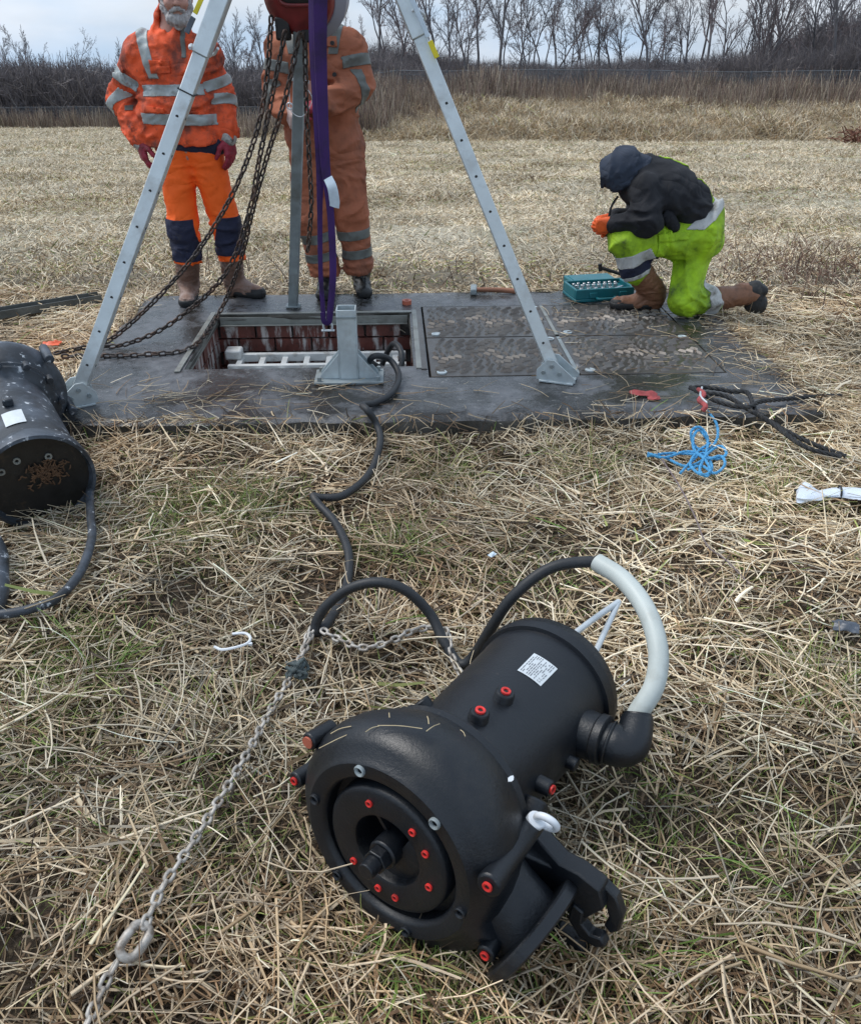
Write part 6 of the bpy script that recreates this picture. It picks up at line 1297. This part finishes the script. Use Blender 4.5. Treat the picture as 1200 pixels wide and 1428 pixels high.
bp2 = thing("brushwood_pile", (17.25, 36.2, float(gz(17.25, 36.2))), 'small heap of rusty brown cut brushwood at the right edge of the field', 'brushwood pile')
c = V3(19.0, 37.0, 0); c = V3(17.25, 36.2, float(gz(17.25, 36.2)) + .15); mb = MB()
for q_ in range(160):
    p_ = c + np.random.randn(3) * V3(.5, .3, .20); e = nrm(np.random.randn(3) * V3(1, 1, .45)); mb.tube([p_ - e * .25, p_ + e * .25], .02, 3, False)
tag(mb.build('cut_branches', PM('rusty_cut_branches', (.15, .062, .038), .9, var=.4, vs_=4), bp2), kind='stuff')

# ------------------------------------------------------------------ fences
def fence(label, A, B, hgt, step):
    A, B = np.asarray(A, float), np.asarray(B, float); Ln = np.linalg.norm(B - A); d = (B - A) / Ln; t = thing('wire_fence', (A[0], A[1], float(gz(A[0], A[1]))), label, 'fence')
    pm_ = MB().box((0, 0, hgt / 2), (.06, .06, hgt + .1)).mesh('post'); pm_.materials.append(M['wire']); mb = MB()
    n = int(Ln / step); top = []
    for i in range(n + 1):
        p_ = A + d * i * step; z_ = float(gz(p_[0], p_[1])); o = bpy.data.objects.new('post', pm_); COL.objects.link(o); parent(o, t); o.matrix_basis = Matrix.Translation((p_[0], p_[1], z_))
        top.append(V3(p_[0], p_[1], z_))
    top = np.array(top)
    for hh in np.linspace(.08, hgt - .02, 7): mb.tube(top + UP * hh, .012 if hh < hgt - .1 else .024, 3, False)
    mb.build('line_wire', M['wire'], t)
    k_ = np.arange(0, Ln, .10); P0 = A[None] + d[None] * k_[:, None]; z_ = gz(P0[:, 0], P0[:, 1]); w_ = d * .008; v = []; 
    V = np.stack([np.stack([P0[:, 0] + sx_ * w_[0], P0[:, 1] + sx_ * w_[1], z_ + hh], 1) for hh in (.05, hgt) for sx_ in (-1, 1)], 1).reshape(-1, 3); b = (np.arange(len(k_)) * 4)[:, None]
    me = mesh_np('mesh_wire', V, b + np.array([0, 1, 3, 2])); o = put('mesh_wire', me, M['wire'], t); tag(o, kind='stuff'); md = o.modifiers.new('thick', 'SOLIDIFY'); md.thickness = .012
fence('dark mesh fence along the top of the bank in front of the tall bare trees', (-5, 55.8), (34, 55.0), 1.38, 3.0)
fence('dark mesh fence at the far left edge of the field below the distant thicket', (-44, 75.5), (-4, 74.5), 1.55, 3.0)

# ------------------------------------------------------------------ bare winter trees
def tree_mesh(seed, H_, stems, spread_, fine=1.0, droop=.0, minr=.0065):
    r_ = np.random.default_rng(seed); segs = [[], []]; low = r_.uniform(.16, .48); curl = r_.uniform(.05, .13)
    def grow(p, d, ln, r0, r1, lev, n):
        pts = [p]; step = ln / n
        for i in range(n):
            d = nrm(d + r_.normal(0, curl + .055 * lev, 3) + UP * (.07 if lev > 0 else .05) - UP * droop * lev * .05); q_ = pts[-1] + d * step
            a_, b_ = r0 + (r1 - r0) * i / n, r0 + (r1 - r0) * (i + 1) / n; segs[0 if lev == 0 else 1].append((*pts[-1], *q_, a_, b_)); pts.append(q_)
        return pts
    def kids(pts, lev, r0, ln):
        if lev > 3: return
        n = [r_.integers(11, 21), 7, 5, 3][lev]; n = max(3, int(n * (fine if lev > 0 else 1))); s0 = [low, .2, .1, .1][lev]
        for i in range(n):
            t = s0 + (1 - s0) * (i + r_.random()) / n; f_ = t * (len(pts) - 1); i0 = min(int(f_), len(pts) - 2); p = pts[i0] + (pts[i0 + 1] - pts[i0]) * (f_ - i0); dr = nrm(pts[i0 + 1] - pts[i0])
            a = r_.random() * 6.28; e = nrm(np.cross(dr, V3(math.cos(a), math.sin(a), .3))); an = R(spread_ * r_.uniform(.6, 1.25)); d = nrm(dr * math.cos(an) + e * math.sin(an))
            l2 = ln * (1 - .55 * t) * [.42, .46, .5, .55][lev] * r_.uniform(.7, 1.2); ra = max(minr, r0 * (1 - .8 * t) * .5)
            P_ = grow(p, d, l2, ra, max(minr * .7, ra * .35), lev + 1, [0, 5, 3, 2, 1][lev + 1]); kids(P_, lev + 1, ra, l2)
    for s_ in range(stems):
        a = r_.random() * 6.28; ln = H_ * r_.uniform(.8, 1.0); lean = .05 if stems == 1 else .22; P_ = grow(V3(r_.normal(0, .12 * (stems > 1)), r_.normal(0, .12 * (stems > 1)), -.2), nrm(V3(math.cos(a) * lean, math.sin(a) * lean, 1)), ln, H_ * .0115 * (1 if stems == 1 else .75), minr, 0, 9); kids(P_, 0, H_ * .013, ln * (1 if stems == 1 else .8))
    out = []
    for S_, nm in ((segs[0], 'trunk'), (segs[1], 'crown')):
        A = np.array(S_); p0, p1, a0, a1 = A[:, :3], A[:, 3:6], A[:, 6], A[:, 7]; t = p1 - p0; t /= np.linalg.norm(t, axis=1)[:, None] + 1e-9; x = np.cross(t, V3(.31, .87, .38)); x /= np.linalg.norm(x, axis=1)[:, None] + 1e-9; y = np.cross(t, x)
        m_ = 5 if nm == 'trunk' else 3; V = np.stack([(p0 if e == 0 else p1) + ((a0 if e == 0 else a1)[:, None]) * (x * math.cos(k_ * 2 * math.pi / m_) + y * math.sin(k_ * 2 * math.pi / m_)) for e in (0, 1) for k_ in range(m_)], 1).reshape(-1, 3)
        b = (np.arange(len(A)) * 2 * m_)[:, None]; F = np.stack([b + np.array([k_, (k_ + 1) % m_, m_ + (k_ + 1) % m_, m_ + k_]) for k_ in range(m_)], 1).reshape(-1, 4); out.append(mesh_np(nm, V, F))
    return out
def make_tree(meshes, bark, twig, loc, rz, s_, label, group='bare trees beyond the fence', sz=1.0):
    t = bpy.data.objects.new('bare_tree', None); COL.objects.link(t); tag(t, label, 'tree', group); t.location = Vector(loc); t.rotation_euler = (0, 0, rz); t.scale = (s_, s_, s_ * sz)
    for nm, me, mt_ in (('trunk', meshes[0], bark), ('crown', meshes[1], twig)):
        o = bpy.data.objects.new(nm, me); COL.objects.link(o); o.parent = t
        if not me.materials: me.materials.append(M[mt_])
    return t
TV = [tree_mesh(1, 8.5, 1, 33, 1.25), tree_mesh(2, 9.5, 1, 26, 1.2), tree_mesh(3, 7.6, 4, 26, .9), tree_mesh(4, 8.0, 2, 36, .95), tree_mesh(5, 7.0, 3, 32, .95), tree_mesh(6, 9.5, 1, 22, 1.3), tree_mesh(7, 8.0, 1, 42, 1.1), tree_mesh(18, 9.0, 1, 36, 1.0), tree_mesh(19, 10.0, 1, 30, .9), tree_mesh(20, 6.5, 2, 46, 1.1)]
TB = [tree_mesh(11, 8.0, 1, 45, .8), tree_mesh(12, 6.0, 2, 40, .6)]
for i, v in enumerate(TV): v[0].materials.append(M['bark']); v[1].materials.append(M['twig' if i % 2 else 'twig_red'])
for v in TB: v[0].materials.append(M['birch']); v[1].materials.append(M['twig'])
random.seed(21)
def stand(px_, Y_, v, s_, label, sz=1.0, rz=None):
    x_ = D(px_, 100, Y_)[0]; return make_tree(v, 'bark', 'twig', (x_, Y_, float(gz(x_, Y_)) - .05), random.random() * 6.28 if rz is None else rz, s_, label, sz=sz)
GEN = 'leafless dark tree in the crowded row behind the bank fence'
stand(1058, 59, TV[2], 1.30, 'tall fan shaped bare tree with several stems at the upper right')
stand(760, 59, TV[4], 1.12, 'broad many stemmed bare tree above the weedy bank right of the right tripod leg')
stand(694, 60, TV[1], 1.20, 'tall narrow bare tree just right of the top of the right tripod leg')
stand(1160, 58, TV[5], 1.25, 'tall slender bare tree nearest the upper right corner')
stand(600, 61, TB[0], 1.0, 'pale stemmed bare tree directly behind the right tripod leg')
LOOK = ['leafless tree of middling height', 'tall slim leafless tree', 'leafless tree with several stems', 'leafless twin stemmed tree', 'low bushy many stemmed leafless tree', 'very narrow upright leafless tree', 'spreading leafless tree', 'open branched leafless tree', 'very tall thin leafless tree', 'short wide leafless tree with two stems']
WHERE = ((575, 'left of the right tripod leg'), (690, 'just right of the right tripod leg'), (800, 'near the broad many stemmed tree'), (895, 'above the kneeling person'), (1045, 'left of the fan shaped tree'), (2000, 'right of the fan shaped tree'))
seen = {}
row = [(528, 63, 0, .95), (556, 60, 5, .86), (580, 66, 6, 1.0), (627, 63, 3, .95), (650, 60, 1, .9), (668, 67, 0, 1.05), (722, 64, 5, 1.0), (742, 66, 3, 1.0), (790, 63, 0, 1.05), (812, 61, 6, .85), (835, 66, 1, 1.0), (858, 62, 3, .92), (884, 65, 5, .92), (905, 60, 4, .9), (930, 64, 0, .9), (955, 61, 1, .82), (985, 65, 6, .95), (1008, 60, 0, .9), (1030, 66, 5, 1.0), (1085, 64, 1, 1.0), (1110, 60, 4, .95), (1132, 65, 6, 1.15), (1185, 63, 3, 1.15), (1200, 59, 4, 1.1), (1230, 62, 0, 1.2), (505, 66, 4, .95), (480, 64, 1, 1.0), (540, 70, 3, 1.0), (610, 70, 0, 1.0), (640, 71, 5, 1.0), (705, 70, 6, 1.0), (775, 71, 1, 1.0), (825, 71, 4, 1.1), (870, 70, 0, .95), (920, 71, 3, .95), (970, 70, 5, .9), (1070, 71, 0, 1.1), (1150, 70, 1, 1.1), (1175, 68, 6, 1.15), (570, 74, 1, 1.05), (655, 75, 6, 1.0), (735, 75, 0, 1.05), (800, 76, 5, 1.1), (850, 75, 0, 1.0), (905, 76, 1, 1.0), (945, 75, 6, .95), (1000, 76, 3, 1.0), (1045, 75, 1, 1.1), (1120, 76, 0, 1.15)]
for q_, (px_, Y_, vi, s_) in enumerate(row):
    vi = vi if q_ % 5 not in (1, 3, 4) else (7, 8, 9)[q_ % 3]
    lab = LOOK[vi] + ' ' + [w_ for lim, w_ in WHERE if px_ < lim][0]
    c_ = seen.get(lab, 0); seen[lab] = c_ + 1; lab = lab + ['', ', rear row', ', rearmost', ', farthest back', ', deepest in the row'][c_]
    stand(px_, Y_, TV[vi], s_ * random.uniform(.78, 1.18), lab, sz=random.uniform(.9, 1.15))
LB = 'thin bare tree rising from the far left thicket'
stand(104, 88, TB[0], 1.22, 'rounded bare tree standing clear above the far left thicket')
stand(18, 76.4, TB[0], .95,  sz=.58, label= 'pale crooked birch stem in front of the left thicket')
stand(48, 76.4, TB[1], .9, sz=.42, label= 'short pale leaning birch stem at the foot of the left thicket')
LW = ((100, 'left of the rounded far left tree'), (215, 'left of the bearded person'), (335, 'just right of the bearded person'), (500, 'seen between the hanging chains'))
for px_, Y_, vi, s_ in ((-20, 90, 0, .9), (30, 92, 5, .85), (45, 88, 0, .85), (62, 93, 1, .78), (80, 90, 4, .85), (130, 92, 6, .78), (150, 90, 1, .70), (172, 92, 5, .76), (196, 92, 0, .8), (5, 95, 1, .95), (318, 90, 5, .95), (330, 86, 1, .9), (345, 92, 0, 1.0), (360, 88, 6, .95), (300, 90, 1, .9), (372, 84, 1, .95), (390, 90, 5, 1.0)):
    lab = LOOK[vi] + ' ' + [w_ for lim, w_ in LW if px_ < lim][0]; c_ = seen.get(lab, 0); seen[lab] = c_ + 1
    stand(px_, Y_, TV[vi], s_ * 1.16, lab + ['', ', behind another', ', rearmost of three'][c_])
# the thickets: dark undergrowth that reads as one mass
def shrub(seed, n, h, twigm, spread_=.5):
    r_ = np.random.default_rng(seed); a = r_.random(n) * 6.28; rad = spread_ * np.sqrt(r_.random(n)); root = np.stack([rad * np.cos(a), rad * np.sin(a), 0 * a - .05], 1)
    g = np.array([(.165, .15, .157), (.20, .175, .175), (.14, .13, .138), (.25, .22, .21)]); c = g[r_.integers(0, 4, n)] * r_.lognormal(0, .2, (n, 1))  # shrub greys paled, distance haze put into the stem colours
    parts = [ribbons(root, a, r_.normal(1.25, .22, n), h * r_.uniform(.5, 1.1, n), r_.uniform(.016, .034, n), r_.normal(-.1, .4, n), c, 3, True)]
    m_ = n * 4; i0 = r_.integers(0, n, m_); base = root[i0] + np.stack([np.cos(a[i0]) * .3, np.sin(a[i0]) * .3, 0 * a[i0]], 1) * r_.random((m_, 1)) + UP * (h * r_.uniform(.15, .85, m_))[:, None]
    parts.append(ribbons(base, r_.random(m_) * 6.28, r_.normal(.8, .4, m_), h * r_.uniform(.15, .35, m_), r_.uniform(.010, .020, m_), r_.normal(0, .5, m_), np.repeat(c, 4, 0)[:m_], 2, True))
    o = veg('shrub_clump', parts, M['weed']); COL.objects.unlink(o); return o
shk_ = [shrub(31 + i, 44, 2.2, 0, .8) for i in range(4)]
def thick(name, x0, x1, y0, y1, n, s0, s1, label, hf=None):
    x = rng.uniform(x0, x1, n); y = rng.uniform(y0, y1, n); s_ = rng.uniform(s0, s1, n) * (hf(x, y) if hf is not None else 1)
    gn_scatter(name, np.stack([x, y, gz(x, y)], 1), np.stack([rng.normal(0, .1, n), rng.normal(0, .1, n), rng.random(n) * 6.28], 1), np.stack([s_, s_, s_], 1), rng.integers(0, 4, n), shk_, label)
thick('thicket', -52, -8, 78, 100, 2600, 1.2, 2.3, 'dark leafless thicket beyond the left fence', lambda x, y: .75 + .5 * n2(x, y, .16, 101))
thick('undergrowth', -9, 40, 57, 74, 1500, .5, 1.15, 'dark bramble undergrowth among the bare trees', lambda x, y: .42 + .75 * n2(x, y, .2, 102) + 1.3 * sstep(22, 32, x) + .45 * sstep(2, -4, x))
